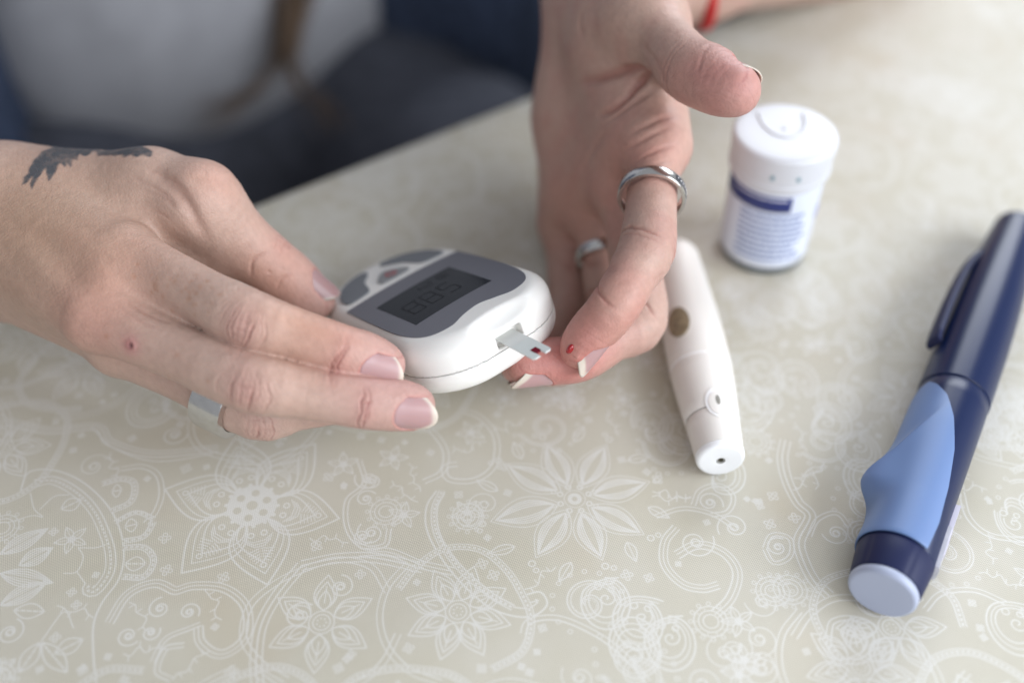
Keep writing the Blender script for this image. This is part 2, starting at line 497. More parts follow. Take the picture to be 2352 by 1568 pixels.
def build_hand(hand, lo, hi, cut_o, cut_n, kind):
    V, Q = surface_nets(hand.f, lo, hi, FINE)
    m = ((V[Q].mean(1) - cut_o) @ cut_n) < 0
    V, Q = compact(V, Q[m])
    V = project(hand.f, V, 1); V = relax(V, Q, .6); V = project(hand.f, V, 1)
    V, Q = subdivide(V, Q); V = relax(V, Q, .35)
    # finer mesh where the knuckles, nails and creases are in focus
    spots = [(ri.p[1], 11), (rm.p[1], 11), (ri.p[2], 7), (rm.p[2], 7), (ri.p[3], 11), (rm.p[3], 11)] if kind == 'right' else [(li.p[1], 11), (li.p[2], 9), (li.p[3], 11), (lm.p[3], 11), (lt.p[2], 11)]
    fc = V[Q].mean(1); sel = np.zeros(len(Q), bool)
    for c_, r_ in spots: sel |= ((fc - c_) ** 2).sum(1) < r_ * r_
    V1, Q1 = compact(V, Q[sel]); V1, Q1 = subdivide(V1, Q1)
    V0, Q0 = compact(V, Q[~sel]); V = np.concatenate([V0, V1]); Q = np.concatenate([Q0, Q1 + len(V0)])
    V = project(hand.f, V, 2)
    hand.seen = (*proj(V), V.copy())
    P = V; N = grad(hand.f, V); N /= np.linalg.norm(N, axis=1)[:, None] + 1e-9
    col = np.tile(SKIN, (len(P), 1))
    mott = vnoise(P, .11) * .5 + vnoise(P + 50, .28) * .3 + vnoise(P + 90, .7) * .2
    col *= 1 + mott[:, None] * np.array([.035, .07, .08])
    D = np.zeros(len(P))
    D += .05 * vnoise(P, .6) + .22 * vnoise(P + 30, .09)
    for F in hand.fingers:                       # flushed fingertips
        r = 9 if F.name != 'thumb' else 12
        for k, (q, a) in enumerate(((F.p[-1], 1.), (F.p[-2], .55))):
            tint_at(P, col, q, r * (1.25 if k == 0 else 1.0), 1 - a * np.array([-.01, .13, .08]))
    if kind == 'right':
        D += knuckle(P, N, ri.p[1], ri.fr[1], col, 1.0, 6, .50, 1, .9)
        D += knuckle(P, N, rm.p[1], rm.fr[1], col, 1.0, 6, .52, 2, .9)
        D += knuckle(P, N, rr.p[1], rr.fr[1], col, .9, 4, .40, 3, .6)
        D += knuckle(P, N, ri.p[2], ri.fr[2], col, .5, 2, .40, 4, .6)
        D += knuckle(P, N, rm.p[2], rm.fr[2], col, .5, 2, .40, 5, .6)
        D += knuckle(P, N, rt.p[1], rt.fr[1], col, .8, 2, .55, 6, .4)
        # tendons and hollows of the back of the hand
        for a, b, h, w in (((40, 480), (265, 585), .55, 3.2), ((40, 560), (200, 725), .6, 3.2), ((300, 420), (480, 395), .4, 3)):
            D -= groove(P, col, hand, [a, ((a[0]+b[0])/2, (a[1]+b[1])/2), b], h, w, 0)
        D += groove(P, col, hand, [(60, 520), (150, 600), (215, 665)], .7, 4.5, .0)
        # folds between thumb and index
        for L, dp, w in (([(350, 388), (400, 432), (442, 485), (474, 548)], 1.5, 1.9), ([(572, 642), (586, 606), (618, 586)], .5, .45), ([(606, 660), (622, 628), (655, 612)], .5, .45), ([(640, 668), (655, 645), (680, 636)], .3, .4), ([(300, 400), (370, 440), (430, 500)], .35, .7),
                         ([(330, 380), (395, 408), (440, 440)], .3, .6), ([(318, 430), (380, 470), (430, 520)], .3, .6),
                         ([(300, 470), (370, 500), (420, 540)], .22, .5), ([(290, 680), (340, 712), (390, 735)], .35, .6),
                         ([(270, 690), (315, 730), (360, 748)], .22, .5)):
            D += groove(P, col, hand, L, dp, w, .10)
        # fine criss-cross skin lines near the web of the thumb and over the knuckles
        fx = np.sin(P @ nrm(cdir(.55, -.8, .1)) * 5.6 + 2.6 * vnoise(P, .25)) * np.clip(vnoise(P + 11, .15) + .4, 0, 1)
        fy = np.sin(P @ nrm(cdir(.9, .4, .1)) * 5.1 + 2.9 * vnoise(P + 9, .22)) * np.clip(vnoise(P + 51, .12) + .4, 0, 1)
        back = np.clip(N @ cdir(0, 0, 1), 0, 1)
        D += .03 * fx * back + .028 * fy * back
        tint_at(P, col, hand.hit(265, 600), 15, (1.03, .93, .90)); tint_at(P, col, hand.hit(205, 775), 14, (1.02, .88, .88))
        tint_at(P, col, hand.hit(100, 560), 30, (.88, .86, .80)); tint_at(P, col, hand.hit(20, 480), 26, (.92, .88, .82)); tint_at(P, col, hand.hit(510, 400), 9, (1.03, .88, .84))  # browner skin towards the wrist, with its shading put into the colour
        tint_at(P, col, hand.hit(640, 650), 14, (1.04, .92, .84)); tint_at(P, col, hand.hit(730, 740), 14, (1.04, .88, .80))
        # freckles
        fr = [(350,660,1.0),(425,690,.7),(395,640,.45),(420,655,.4),(432,640,.35),(410,668,.35),(300,632,.5),(445,668,.4),(480,690,.35),(240,778,.6),
              (455,655,.4),(437,705,.5),(390,720,.4),(380,870,.4),(400,810,.5),(470,880,.4),(500,670,.4),(360,590,.35),(470,640,.35),(310,600,.35)]
        for i in range(26): fr.append((random.uniform(330, 500), random.uniform(620, 730), random.uniform(.05, .3)))
        for x, y, s in fr:
            q = hand.hit(x, y)
            if q is not None: tint_at(P, col, q, .8 * s + .3, (.93, .84, .77))
        # the small scab
        q = hand.hit(294, 797); r = np.sqrt(((P - q) ** 2).sum(1))
        tint_at(P, col, q, 2.6, (.92, .66, .76)); w = np.exp(-(r / .75) ** 2)[:, None]
        col = col * (1 - w) + np.array([.13, .05, .05]) * w; D += -.3 * np.exp(-(r / .6) ** 2) + .25 * np.exp(-((r - 1.1) / .5) ** 2)
        # tattoo: two leaf shapes with saw-tooth edges near the wrist
        x, y, d = proj(P)
        x = x + 3.5 * vnoise(P, .5); y = y + 3.5 * vnoise(P + 20, .5)
        t1 = [(48,428),(56,412),(66,390),(75,372),(92,350),(118,335),(150,318),(240,300),(262,322),(255,336),(236,341),(228,352),(212,350),(196,362),(186,356),(178,372),(168,368),
              (160,386),(154,376),(146,384),(137,376),(128,392),(119,412),(112,420),(108,402),(104,384),(95,400),(84,418),(73,436),(70,424),(76,405),(70,412),(60,424)]
        t2 = [(219,361),(232,348),(246,338),(262,326),(300,318),(330,336),(352,352),(345,361),(330,356),(318,362),(300,356),(285,362),(270,357),(250,361),(235,359)]
        front = (N @ cdir(0, .55, .83)) > -.7
        ink = np.zeros(len(P))
        for t in (t1, t2):
            for dx, dy in ((0, 0), (2, 0), (-2, 0), (0, 2), (0, -2)): ink += in_poly(x + dx, y + dy, t) * .2
        ink *= front
        shade = .80 + .16 * vnoise(P, .9) + .12 * vnoise(P + 5, .3)
        ink = np.clip(ink * (shade + .12), 0, .97)[:, None]
        col = col * (1 - ink) + np.array([.055, .06, .068]) * ink
    else:
        # palm: redder, mottled; creases
        x, y, d = proj(P)
        col *= np.array([1.0, .93, .93])
        pm = vnoise(P + 70, .2)
        col *= 1 + np.clip(pm, -1, .3)[:, None] * np.array([.02, .10, .09])
        for L, dp, w, tt in (
            ([(1455, 190), (1478, 172), (1440, 165), (1400, 176), (1360, 188), (1325, 192)], 1.5, 1.5, .40),
            ([(1490, 176), (1465, 192), (1430, 222), (1400, 245), (1370, 268)], 1.7, 1.2, .45),
            ([(1500, 205), (1460, 225), (1420, 252), (1385, 280)], .7, 1.1, .10),
            ([(1560, 262), (1520, 268), (1480, 282), (1440, 305)], .6, 1.0, .12),
            ([(1545, 285), (1500, 300), (1460, 322), (1430, 350)], .5, .9, .12),
            ([(1425, 440), (1445, 410), (1475, 395), (1510, 392)], .5, .9, .15),
            ([(1560, 330), (1500, 340), (1450, 372)], .4, .8, .08), ([(1555, 362), (1500, 370), (1460, 385)], .3, .7, .08),
            ([(1330, 30), (1325, 60), (1335, 90)], .5, 1.2, .08), ([(1390, 300), (1360, 340), (1330, 400)], .4, 1.3, .06),
            ([(1265, 590), (1300, 602), (1350, 600), (1400, 612)], 1.0, 1.6, .25),
            ([(1450, 95), (1500, 150), (1520, 190)], .4, 1.2, .06), ([(1630, 95), (1606, 130), (1598, 165)], .2, .6, .08)):
            D += groove(P, col, hand, L, dp, w, tt)
        D += palmar(P, li.p[1], li.fr[1], col, -.6, .6, .6, tint=.22) + palmar(P, li.p[1], li.fr[1], col, 1.6, .25, .5, tint=.12)
        D += palmar(P, li.p[2], li.fr[2], col, -.3, .45, .5, tint=.2)
        D += palmar(P, lt.p[1], lt.fr[1], col, -1.2, .12, .5, tint=.06) + palmar(P, lt.p[1], lt.fr[1], col, .6, .16, .4, tint=.08)
        D += palmar(P, lm.p[1], lm.fr[1], col, 0, .5, .6) + palmar(P, lm.p[2], lm.fr[2], col, 0, .4, .5)
        D += palmar(P, lr.p[1], lr.fr[1], col, 0, .5, .6)
        D += knuckle(P, N, li.p[1], li.fr[0], col, 1.0, 3, .28, 7, .5)
        for q, r, mlt in ((lt.p[-1], 15, (1.0, .85, .87)), (li.p[-1], 12, (1.02, .76, .74)), (li.p[2], 9, (1.02, .84, .80)),
                          (lm.p[-1], 12, (1.02, .80, .80)), (W(1450, 390, 320), 16, (1.0, .82, .80)), (W(1350, 480, 355), 26, (.98, .84, .82))):
            tint_at(P, col, q, r, mlt)
        tint_at(P, col, hand.hit(1560, 60), 20, (.98, 1.02, 1.0))
        # fingerprint ridges
        for F in (li, lt):
            t, b, n = F.fr[-1]; Qp = P - F.p[-1]; r = np.sqrt((Qp @ t * .8) ** 2 + (Qp @ b) ** 2)
            D += .03 * np.sin(r * 7.5) * np.exp(-((Qp ** 2).sum(1)) / 130) * (Qp @ n < 1)
    # nails: bed and folds
    for h, K in NAILS:
        if h is not hand: continue
        Qp = P - K['o']; xx = Qp @ K['t']; yy = Qp @ K['b']; zz = Qp @ K['n']
        m = (zz > 0) & (np.abs(yy) < K['w'] * .5 + 2.5) & (xx > -15) & (xx < 12)
        own = K['F'].f(V[m].astype(np.float32)); oth = np.min([G_.f(V[m].astype(np.float32)) for G_ in hand.fingers if G_ is not K['F']], axis=0)
        m[np.flatnonzero(m)[oth < own + .25]] = False
        x0, x1 = nail_outline(K, yy[m]); X = xx[m]; Y = yy[m]; Z = zz[m]
        din = np.minimum(K['w'] * .5 - np.abs(Y), X - x0)          # >0 inside
        zn = nail_height(K, X, Y)
        ins = 1 / (1 + np.exp(-(din - .1) * 7))
        tgt = np.minimum(Z, zn - .38)
        fold = np.exp(-((din + .75) / .7) ** 2) * (X < x1 - 1.0)
        Z2 = Z * (1 - ins) + tgt * ins + fold * np.clip(zn + .30 - Z, -.1, .9) * .8
        mv = Z2 - Z
        V2 = V[m] + mv[:, None] * K['n']
        V[m] = V2; D[m] *= (1 - ins)
        cf = np.exp(-((din + .25) / .35) ** 2)[:, None] * (X < x1)[:, None]
        col[m] = col[m] * (1 - cf * np.array([-.08, .02, .02]) * 1.0)
        gr = np.exp(-((din + .05) / .28) ** 2)[:, None]
        col[m] = col[m] * (1 - gr * np.array([.12, .22, .2]))
    V = V + N * D[:, None]
    return V, Q, np.clip(col, .01, .9)
# ------------------------------------------------------------------ person
M_skin = mat('skin', (.6, .4, .3), rough=.47, spec=.45, sss=.10, sss_r=(1, .35, .2), sss_s=.0018, vcol=True, noise=.06, nscale=520, bump=.00016, bscale=1700)
M_nail = mat('nail', (.6, .45, .42), rough=.36, spec=.45, coat=.12, sss=.15, sss_s=.0012, vcol=True, bump=.00002, bscale=400)
M_blood = mat('blood', (.28, .002, .006), rough=.12, spec=.6, coat=.4)
M_silver = mat('silver', (.64, .63, .61), rough=.2, metal=1, noise=.05, nscale=500, bump=.000015, bscale=2500)
M_dark_inlay = mat('dark_inlay', (.03, .035, .05), rough=.2, coat=.5)
person = empty('person', 'person in open blue denim shirt and grey t-shirt, both hands at the table', 'person', (-.20, .62, -.30))
Va, Fa, Ca = [], [], []
def add_part(V, F, C):
    off = sum(len(v) for v in Va); Va.append(V); Fa.append(F + off); Ca.append(C)
d_r = nrm(el_r - wr); cut_r = wr + d_r * 38
d_l = e_dir; cut_l = wl + d_l * 75
lo = np.array([-205, 120, -5.]); hi = np.array([-15, 330, 110.])
V, Q, C = build_hand(RH, lo, hi, cut_r, d_r, 'right'); add_part(V, Q, C)
NRH = V
lo = np.array([-25, 150, 0.]); hi = np.array([135, 440, 160.])
V, Q, C = build_hand(LH, lo, hi, cut_l, d_l, 'left'); add_part(V, Q, C)
print('hands', sum(len(v) for v in Va), round(time.time() - T0, 1))
for hand, el, sh, cut, dr, lo, hi in ((RH, el_r, None, cut_r, d_r, (-480, 180, -20), (-130, 640, 320)), (LH, el_l, None, cut_l, d_l, (20, 380, -40), (300, 800, 350))):
    V, Q = surface_nets(hand.f, lo, hi, 4.5, 6)
    m = ((V[Q].mean(1) - cut) @ dr) > -3
    V, Q = compact(V, Q[m]); V = project(hand.f, V, 2) - dr * 0
    add_part(V, Q, np.tile(SKIN * np.array([.97, .95, .95]), (len(V), 1)))
body = mesh_np('body', np.concatenate(Va), np.concatenate(Fa), M_skin, person, colors=np.concatenate(Ca))
for h, K in NAILS: build_nail(K, body, M_nail)

# blood drop on the index fingertip
def blob(name, c, r, m, parent, M=np.eye(3), seg=16):
    V = []; F = []
    for i in range(seg + 1):
        for j in range(seg):
            a = math.pi * i / seg; b = 2 * math.pi * j / seg
            V.append(np.asarray(c) + np.array([math.sin(a) * math.cos(b) * r[0], math.sin(a) * math.sin(b) * r[1], math.cos(a) * r[2]]) @ M)
    for i in range(seg):
        for j in range(seg): F.append((i * seg + j, i * seg + (j + 1) % seg, (i + 1) * seg + (j + 1) % seg, (i + 1) * seg + j))
    return mesh_np(name, V, np.array(F)[:, ::-1], m, parent)
LHs = LH.seen
q = LH.hit(1303, 808)
if q is None: q = W(1303, 808, 290)
g = grad(LH.f, q[None])[0]; g = nrm(g)
ax = li.fr[-1][0]; ax = nrm(ax - g * (ax @ g)); bx = np.cross(g, ax)
blob('blood_drop', q + g * .1, (1.6, .9, 1.05), M_blood, body, np.array([ax, bx, g]))

# ------------------------------------------------------------------ rings
def ring_band(name, label, c, axis, up, ri_, ro, width, mat_, flat=0, group=None):
    """a closed band round a finger; flat > 0 squares off the top"""
    axis = nrm(axis); up = nrm(up - axis * (up @ axis)); sd = np.cross(axis, up)
    prof = [(ri_, -.42), (ri_ - .05, 0), (ri_, .42), (ri_ + .18, .5), (ro - .18, .5), (ro, .42), (ro + .02, 0), (ro, -.42), (ro - .18, -.5), (ri_ + .18, -.5)]
    n = 96; V = []; F = []
    for i in range(n):
        a = 2 * math.pi * i / n
        w = width(a) if callable(width) else width
        for r, s in prof:
            rr_ = r
            if flat and r > ri_ + .1:
                k = max(0, math.cos(a)); rr_ = r + flat * (k ** 6) * (1 if r > ri_ + .3 else .4)
            V.append(np.asarray(c) + up * rr_ * math.cos(a) + sd * rr_ * math.sin(a) + axis * s * w)
    m = len(prof)
    for i in range(n):
        for j in range(m): F.append((i * m + j, ((i + 1) % n) * m + j, ((i + 1) % n) * m + (j + 1) % m, i * m + (j + 1) % m))
    o = mesh_np(name, V, np.array(F)[:, ::-1], mat_, sharp=50)
    return tag(o, label, 'ring', group), (np.asarray(c), axis, up, sd)
a, b = rr.p[0], rr.p[1]
o, fr_ = ring_band('finger_ring', 'wide plain silver band on the ring finger of the hand that grips the meter', a + (b - a) * .78, b - a, cdir(.05, -.40, .90), 8.4, 10.7, 9.6, M_silver, .5)
cc, axx, up, sd = fr_
M_gold = mat('gold_rim', (.80, .58, .28), rough=.25, metal=1)
blob('stud', cc + up * 7.2 + sd * -7.3 + axx * -.5, (.55, .55, .55), M_silver, o)
a, b = li.p[0], li.p[1]
o, fr_ = ring_band('finger_ring', 'slim silver ring with a dark inlaid stone row on the pricked index finger', a + (b - a) * .50, (b - a) + cdir(0, -4, 6), cdir(-.3, .1, 1), 8.6, 9.8, lambda t: 4.0 - .4 * math.cos(t), M_silver)
cc, axx, up, sd = fr_
# inlay: a short dark strip sunk in the outer face, on the side turned right
def inlay(c, axis, up, sd, a0, a1, r, w, name, m, parent):
    V = []; F = []; n = 14
    for i in range(n + 1):
        t = a0 + (a1 - a0) * i / n
        for s in (-.5, .5):
            for rr_ in (r, r + .22): V.append(c + up * rr_ * math.cos(t) + sd * rr_ * math.sin(t) + axis * s * w)
    for i in range(n):
        k = i * 4; F += [(k+1, k+5, k+7, k+3), (k, k+4, k+5, k+1), (k+2, k+3, k+7, k+6)]
    F += [(0, 1, 3, 2), (n*4, n*4+2, n*4+3, n*4+1)]
    return mesh_np(name, V, F, m, parent, smooth=False)
sgn = 1 if (sd @ cdir(1, 0, 0)) > 0 else -1
inlay(cc, axx, up, sd, sgn * .95, sgn * 1.75, 9.72, 2.0, 'inlay', M_dark_inlay, o)
for k in range(6):
    t = sgn * (1.02 + k * .13)
    blob('stone', cc + (up * math.cos(t) + sd * math.sin(t)) * 9.93, (.26, .26, .26), M_silver, o, seg=8)
a, b = lr.p[0], lr.p[1]
ring_band('finger_ring', 'plain silver band on the ring finger deep in the shade behind the index finger', a + (b - a) * .45, b - a, cdir(0, 0, 1), 8.2, 9.3, 3.6, M_silver)
# red cord round the wrist
M_red = mat('red_cord', (.40, .010, .010), rough=.7, noise=.2, nscale=900)
bc = W(1628, -64, 424)
V = []; F = []; n, m = 72, 8
up = nrm(cdir(0, 1, 0) - e_dir * (cdir(0, 1, 0) @ e_dir)); sd = np.cross(e_dir, up)
bc = wl + e_dir * ((bc - wl) @ e_dir - 7)
bax = nrm(e_dir * .15 + cdir(1, .18, .1)); up = nrm(cdir(0, 1, 0) - bax * (cdir(0, 1, 0) @ bax)); sd = np.cross(bax, up)
rad = 22.5 + (36 - 22.5) * max(0, ((bc - wl) @ e_dir - 60)) / 175
for i in range(n):
    t = 2 * math.pi * i / n
    for j in range(m):
        s = 2 * math.pi * j / m; r = rad + 3.5 + 2.4 * math.cos(s)
        V.append(bc + (up * math.cos(t) + sd * math.sin(t) * 1.22) * r + bax * (3.0 * math.sin(s) + 1.2 * math.sin(t * 2)))
F = [(i*m+j, i*m+(j+1)%m, ((i+1)%n)*m+(j+1)%m, ((i+1)%n)*m+j) for i in range(n) for j in range(m)]
tag(mesh_np('bracelet', V, np.array(F), M_red), 'red cord bracelet round the wrist behind the outstretched thumb', 'bracelet')

# ------------------------------------------------------------------ clothes
def cloth_shape(name, prims, lo, hi, h, m, k=30, folds=(6, .012), parent=person, dirw=None, cut=None):
    def f(P):
        d = None
        for pr in prims:
            e = cone(P, *pr[1:]) if pr[0] == 'c' else ellipsoid(P, *pr[1:])
            d = e if d is None else smin(d, e, k)
        Z = P * np.array(dirw if dirw is not None else (1, 1, .35), np.float32)
        d = d + folds[0] * vnoise(Z, folds[1]) + folds[0] * .4 * vnoise(Z + 40, folds[1] * 2.7)
        if cut is not None: d = cut(P, d)
        return d
    V, Q = surface_nets(f, lo, hi, h, folds[0] * 2)
    V = relax(V, Q, .5)
    return mesh_np(name, V, Q, m, parent)
fwd = np.array([.581, -.814, 0.]); side = np.array([.814, .581, 0.]); zz = np.array([0, 0, 1.])
Tc = np.array([-196., 628., 0.])
Mx = np.array([side, fwd, zz])
M_tee = mat('grey_jersey', (.36, .365, .39), rough=.95, noise=.06, nscale=60, spec=.2)
M_denim = mat('blue_denim', (.046, .062, .105), rough=.95, noise=.3, nscale=120, spec=.2)
M_jeans = mat('dark_denim', (.075, .080, .100), rough=.95, noise=.2, nscale=90, spec=.2)
torso = [('e', Tc + zz * -60, Mx, (150, 96, 135)), ('e', Tc + zz * 90 - fwd * 6, Mx, (150, 100, 150)), ('e', Tc + zz * 270 - fwd * 12, Mx, (185, 92, 110)),
         ('c', Tc + zz * 330 - side * 150, Tc + zz * 330 + side * 150, 52, 52)]
cloth_shape('t_shirt', torso, (-480, 430, -230), (120, 860, 420), 9, M_tee, 60, (5, .014))
jk = []
for s in (-1, 1):
    jk += [('c', Tc + side * (s * 128 - (44 if s < 0 else 0)) + fwd * 62 + zz * -150, Tc + side * (s * 112 - (34 if s < 0 else 0)) + fwd * 62 + zz * 260, 42, 46),
           ('c', Tc + side * s * 150 - fwd * 10 + zz * -150, Tc + side * s * 160 - fwd * 10 + zz * 280, 62, 60)]
jk += [('c', Tc + side * 165 + fwd * 125 + zz * -215, Tc + side * 125 + fwd * 78 + zz * 120, 40, 42), ('c', Tc + side * 235 + fwd * 90 + zz * -225, Tc + side * 190 + fwd * 40 + zz * 100, 44, 46)]
sh_r = Tc + zz * 320 - side * 190; sh_l = Tc + zz * 320 + side * 190
jk += [('c', sh_r, np.array([-440., 500, 190.]), 66, 60), ('c', np.array([-440., 500, 190.]), el_r + (np.array([-30, 20, 10])), 60, 52)]
jk += [('c', sh_l, np.array([110., 690, 250.]), 66, 60), ('c', np.array([110., 690, 250.]), el_l + np.array([0, 30, 40]), 60, 46)]
cloth_shape('denim_shirt', jk, (-560, 300, -260), (330, 900, 420), 9, M_denim, 22, (9, .022), dirw=(1, 1, .25))
leg_r = [('c', Tc - side * 90 + zz * -185, np.array([-240., 330, -150.]), 88, 74), ('c', np.array([-240., 330, -150.]), np.array([-230., 320, -600.]), 74, 55),
         ('c', Tc + side * 90 + zz * -185, np.array([0., 470, -150.]), 88, 74), ('c', np.array([0., 470, -150.]), np.array([10., 460, -600.]), 74, 55),
         ('e', Tc + zz * -190, Mx, (165, 120, 95))]
cloth_shape('jeans', leg_r, (-460, 200, -700), (200, 860, -60), 10, M_jeans, 30, (6, .02), dirw=(1, 1, 1))
# brown hair hanging down the front of the t-shirt, with strands falling to both sides
def tube(name, P, r, m, parent, seg=8, closed=False, flat=1., fdir=None):
    P = np.asarray(P, float); n = len(P)
    T = np.gradient(P, axis=0); T /= np.linalg.norm(T, axis=1)[:, None]
    V = []; up = np.array([.1, .2, 1.]) if fdir is None else fdir
    for i in range(n):
        a = nrm(np.cross(T[i], up)); b = np.cross(T[i], a); R_ = r[i] if hasattr(r, '__len__') else r
        for j in range(seg):
            t = 2 * math.pi * j / seg; V.append(P[i] + a * R_ * math.cos(t) + b * R_ * flat * math.sin(t))
    F = [(i*seg+j, i*seg+(j+1)%seg, (i+1)*seg+(j+1)%seg, (i+1)*seg+j) for i in range(n-1) for j in range(seg)]
    V += [P[0], P[-1]]
    me = [tuple(q) for q in F] + [(n*seg, (j+1)%seg, j) for j in range(seg)] + [(n*seg+1, (n-1)*seg+j, (n-1)*seg+(j+1)%seg) for j in range(seg)]
    return mesh_np(name, V, me, m, parent)
M_strap = mat('brown_strap', (.16, .095, .04), rough=.6, noise=.2, nscale=60)
M_hair = mat('brown_hair', (.14, .09, .055), rough=.45, noise=.3, nscale=60)
Vh, Fh = [], []
Rh = random.Random(21)
def strand(P, r, seg=4):
    P = np.asarray(P); k = len(Vh); n = len(P)
    for i in range(n):
        rr_ = r * (1 - .7 * i / n)
        for j in range(seg):
            t = 2 * math.pi * j / seg; Vh.append(P[i] + np.array([math.cos(t), .6 * math.cos(t), math.sin(t)]) * rr_)
    for i in range(n - 1):
        for j in range(seg): Fh.append((k+i*seg+j, k+i*seg+(j+1) % seg, k+(i+1)*seg+(j+1) % seg, k+(i+1)*seg+j))
for i in range(120):
    a, b, e = Rh.gauss(0, 17), Rh.gauss(0, 8), Rh.gauss(0, 1)
    end = Rh.uniform(90, 175)
    L = [W(672 + a * 1.5, -900, 575 + b), W(690 + a * 1.6, -420, 585 + b), W(686 + a * 1.4, -100, 597 + b), W(668 + a, 40, 604 + b)]
    if i < 13: L += [W(640 + a * .6, 130, 607 + b), W(590 + a, 205, 606), W(520 + a, 248 + e * 16, 604), W(470 + a * 2, 266 + e * 20, 603)]  # side strands, left and right, imitate the dark shaded wrinkles of the t-shirt
    elif i < 24: L += [W(665 + a * .6, 130, 607 + b), W(700 + a, 205, 609), W(752 + a, 262 + e * 14, 612), W(775 + a, 300 + e * 14, 612)]
    else: L += [W(652 + a * .8, end, 607 + b)]
    strand(catmull(L, 4), .75)
mesh_np('hair', Vh, np.array(Fh), M_hair, person)['kind'] = 'stuff'
print('person', round(time.time() - T0, 1))
# ------------------------------------------------------------------ tablecloth print, drawn stroke by stroke in table millimetres
RES = .125; TX0, TY0, TW = -215., 70., 512.
NPX = int(TW / RES)
LAY = [np.zeros((NPX, NPX), np.float32), np.zeros((NPX, NPX), np.float32)]
QUEUE = {0: {}, 1: {}}
def stamp(P, r, lay=0):
    P = np.asarray(P, float).reshape(-1, 2); r = np.broadcast_to(np.asarray(r, float) * (.86 if lay == 0 else 1), len(P))
    for k in np.unique(np.round(r, 2)): QUEUE[lay].setdefault(float(k), []).append(P[np.round(r, 2) == k])
def flush():
    for lay in (0, 1):
        A = LAY[lay]
        for r, L in QUEUE[lay].items():
            P = (np.concatenate(L) - (TX0, TY0)) / RES; rp = r / RES
            K = int(math.ceil(rp + 1)); I = np.floor(P).astype(int)
            for dx in range(-K, K + 1):
                for dy in range(-K, K + 1):
                    X = I[:, 0] + dx; Y = I[:, 1] + dy
                    d = np.hypot(X + .5 - P[:, 0], Y + .5 - P[:, 1])
                    v = np.clip(rp - d + .5, 0, 1); m = v > 0
                    np.maximum.at(A, (Y[m] % NPX, X[m] % NPX), v[m].astype(np.float32))
        QUEUE[lay].clear()
def line(P, r=.26, lay=0, closed=False):
    P = np.asarray(P, float)
    if closed: P = np.concatenate([P, P[:1]])
    out = []
    for a, b in zip(P[:-1], P[1:]):
        n = max(1, int(np.linalg.norm(b - a) / (r * .6))); t = np.linspace(0, 1, n, endpoint=False)[:, None]
        out.append(a + (b - a) * t)
    out.append(P[-1:]); stamp(np.concatenate(out), r, lay)
def curve(P, r=.26, lay=0, closed=False): line(catmull(P, 10, closed), r, lay, closed)
def offset(P, d):
    T = np.gradient(P, axis=0); T /= np.linalg.norm(T, axis=1)[:, None] + 1e-9
    return P + np.stack([-T[:, 1], T[:, 0]], 1) * d
def circ(c, R, r=.22, lay=0, n=28):
    t = np.linspace(0, 2 * math.pi, n, endpoint=False); line(np.stack([c[0] + R * np.cos(t), c[1] + R * np.sin(t)], 1), r, lay, True)
def disc(c, R, lay=0):
    for k in np.arange(0, R, .5): circ(c, max(R - .25 - k, .01), .30, lay, max(8, int((R - k) * 12)))
def tp(px, py): v = onz(px, py); return np.array([v[0], v[1]])
def resample(P, step):
    s = np.concatenate([[0], np.cumsum(np.linalg.norm(np.diff(P, axis=0), axis=1))]); n = max(2, int(s[-1] / step))
    t = np.linspace(0, s[-1], n); return np.stack([np.interp(t, s, P[:, 0]), np.interp(t, s, P[:, 1])], 1)
def band(P, w=2.0, dots=True, r=.28, cn=True):       # a ribbon of two lines with a row of beads between
    C = resample(catmull(P, 12), 1.0)
    line(offset(C, w / 2), r); line(offset(C, -w / 2), r * .8)
    if dots:
        D = resample(C, 1.35)
        line(C, .42); stamp(D, .30, 1)
def leaf_outline(a, b, wd, n=22, p=.8):
    t = np.linspace(0, 1, n); w = wd * np.sin(math.pi * t ** p); d = b - a; L = np.linalg.norm(d); u = d / L; v = np.array([-u[1], u[0]])
    up = a + np.outer(t, d) + np.outer(w, v); dn = a + np.outer(t, d) - np.outer(w, v)
    return up, dn, u, v, L
def petal(c, tip, wd, seed):
    R0 = nrm(tip - c) * 6.5; a = c + R0 * .6
    for sc, r in ((1.0, .34), (.84, .22), (.70, .28)):
        e = c + (tip - c) * (sc if sc == 1 else sc * 1.03); up, dn, u, v, L = leaf_outline(a, e, wd * sc, p=.78)
        line(up, r); line(dn, r)
    up, dn, u, v, L = leaf_outline(a, c + (tip - c) * .72, wd * .62, p=.78)
    m = a + (tip - a) * .34
    for k in range(3):                                     # ribs across the petal
        q = m + u * (k * .85); h = wd * .50 * (1 - .1 * k); line(np.array([q + v * h - u * .8, q + v * h * .4 + u * .9, q - v * h * .4 + u * .9, q - v * h - u * .8]), .2)
    for sgn in (-1, 1):
        for k in range(5):
            q = m + u * (3.3 + k * .9) + v * sgn * .4; line([q, q + v * sgn * wd * .42 * (1 - k * .14) + u * .9], .2)
        circ(m + u * 3.0 + v * sgn * wd * .22 - u * 4.6, .8, .28)
    circ(a + (tip - a) * .72, .75, .28); circ(a + u * 1.6, .8, .26)
    stamp([a + u * 1.6], .2)
def spiral(c, R, a0, turns, r=.26, sgn=1, dots=False):
    t = np.linspace(0, 1, int(34 * turns) + 8); a = a0 + sgn * turns * 2 * math.pi * t; rr_ = R * (1 - .88 * t ** .8)
    P = np.array(c) + np.stack([rr_ * np.cos(a), rr_ * np.sin(a)], 1); line(P, r)
    if dots: stamp(resample(P, 1.5), .18, 1)
    return P
def tiny(c, a=0, s=1.):                                    # four-dot floret
    for k in range(4): circ(c + s * .95 * np.array([math.cos(a + k * 1.571), math.sin(a + k * 1.571)]), .5 * s, .2, n=14)
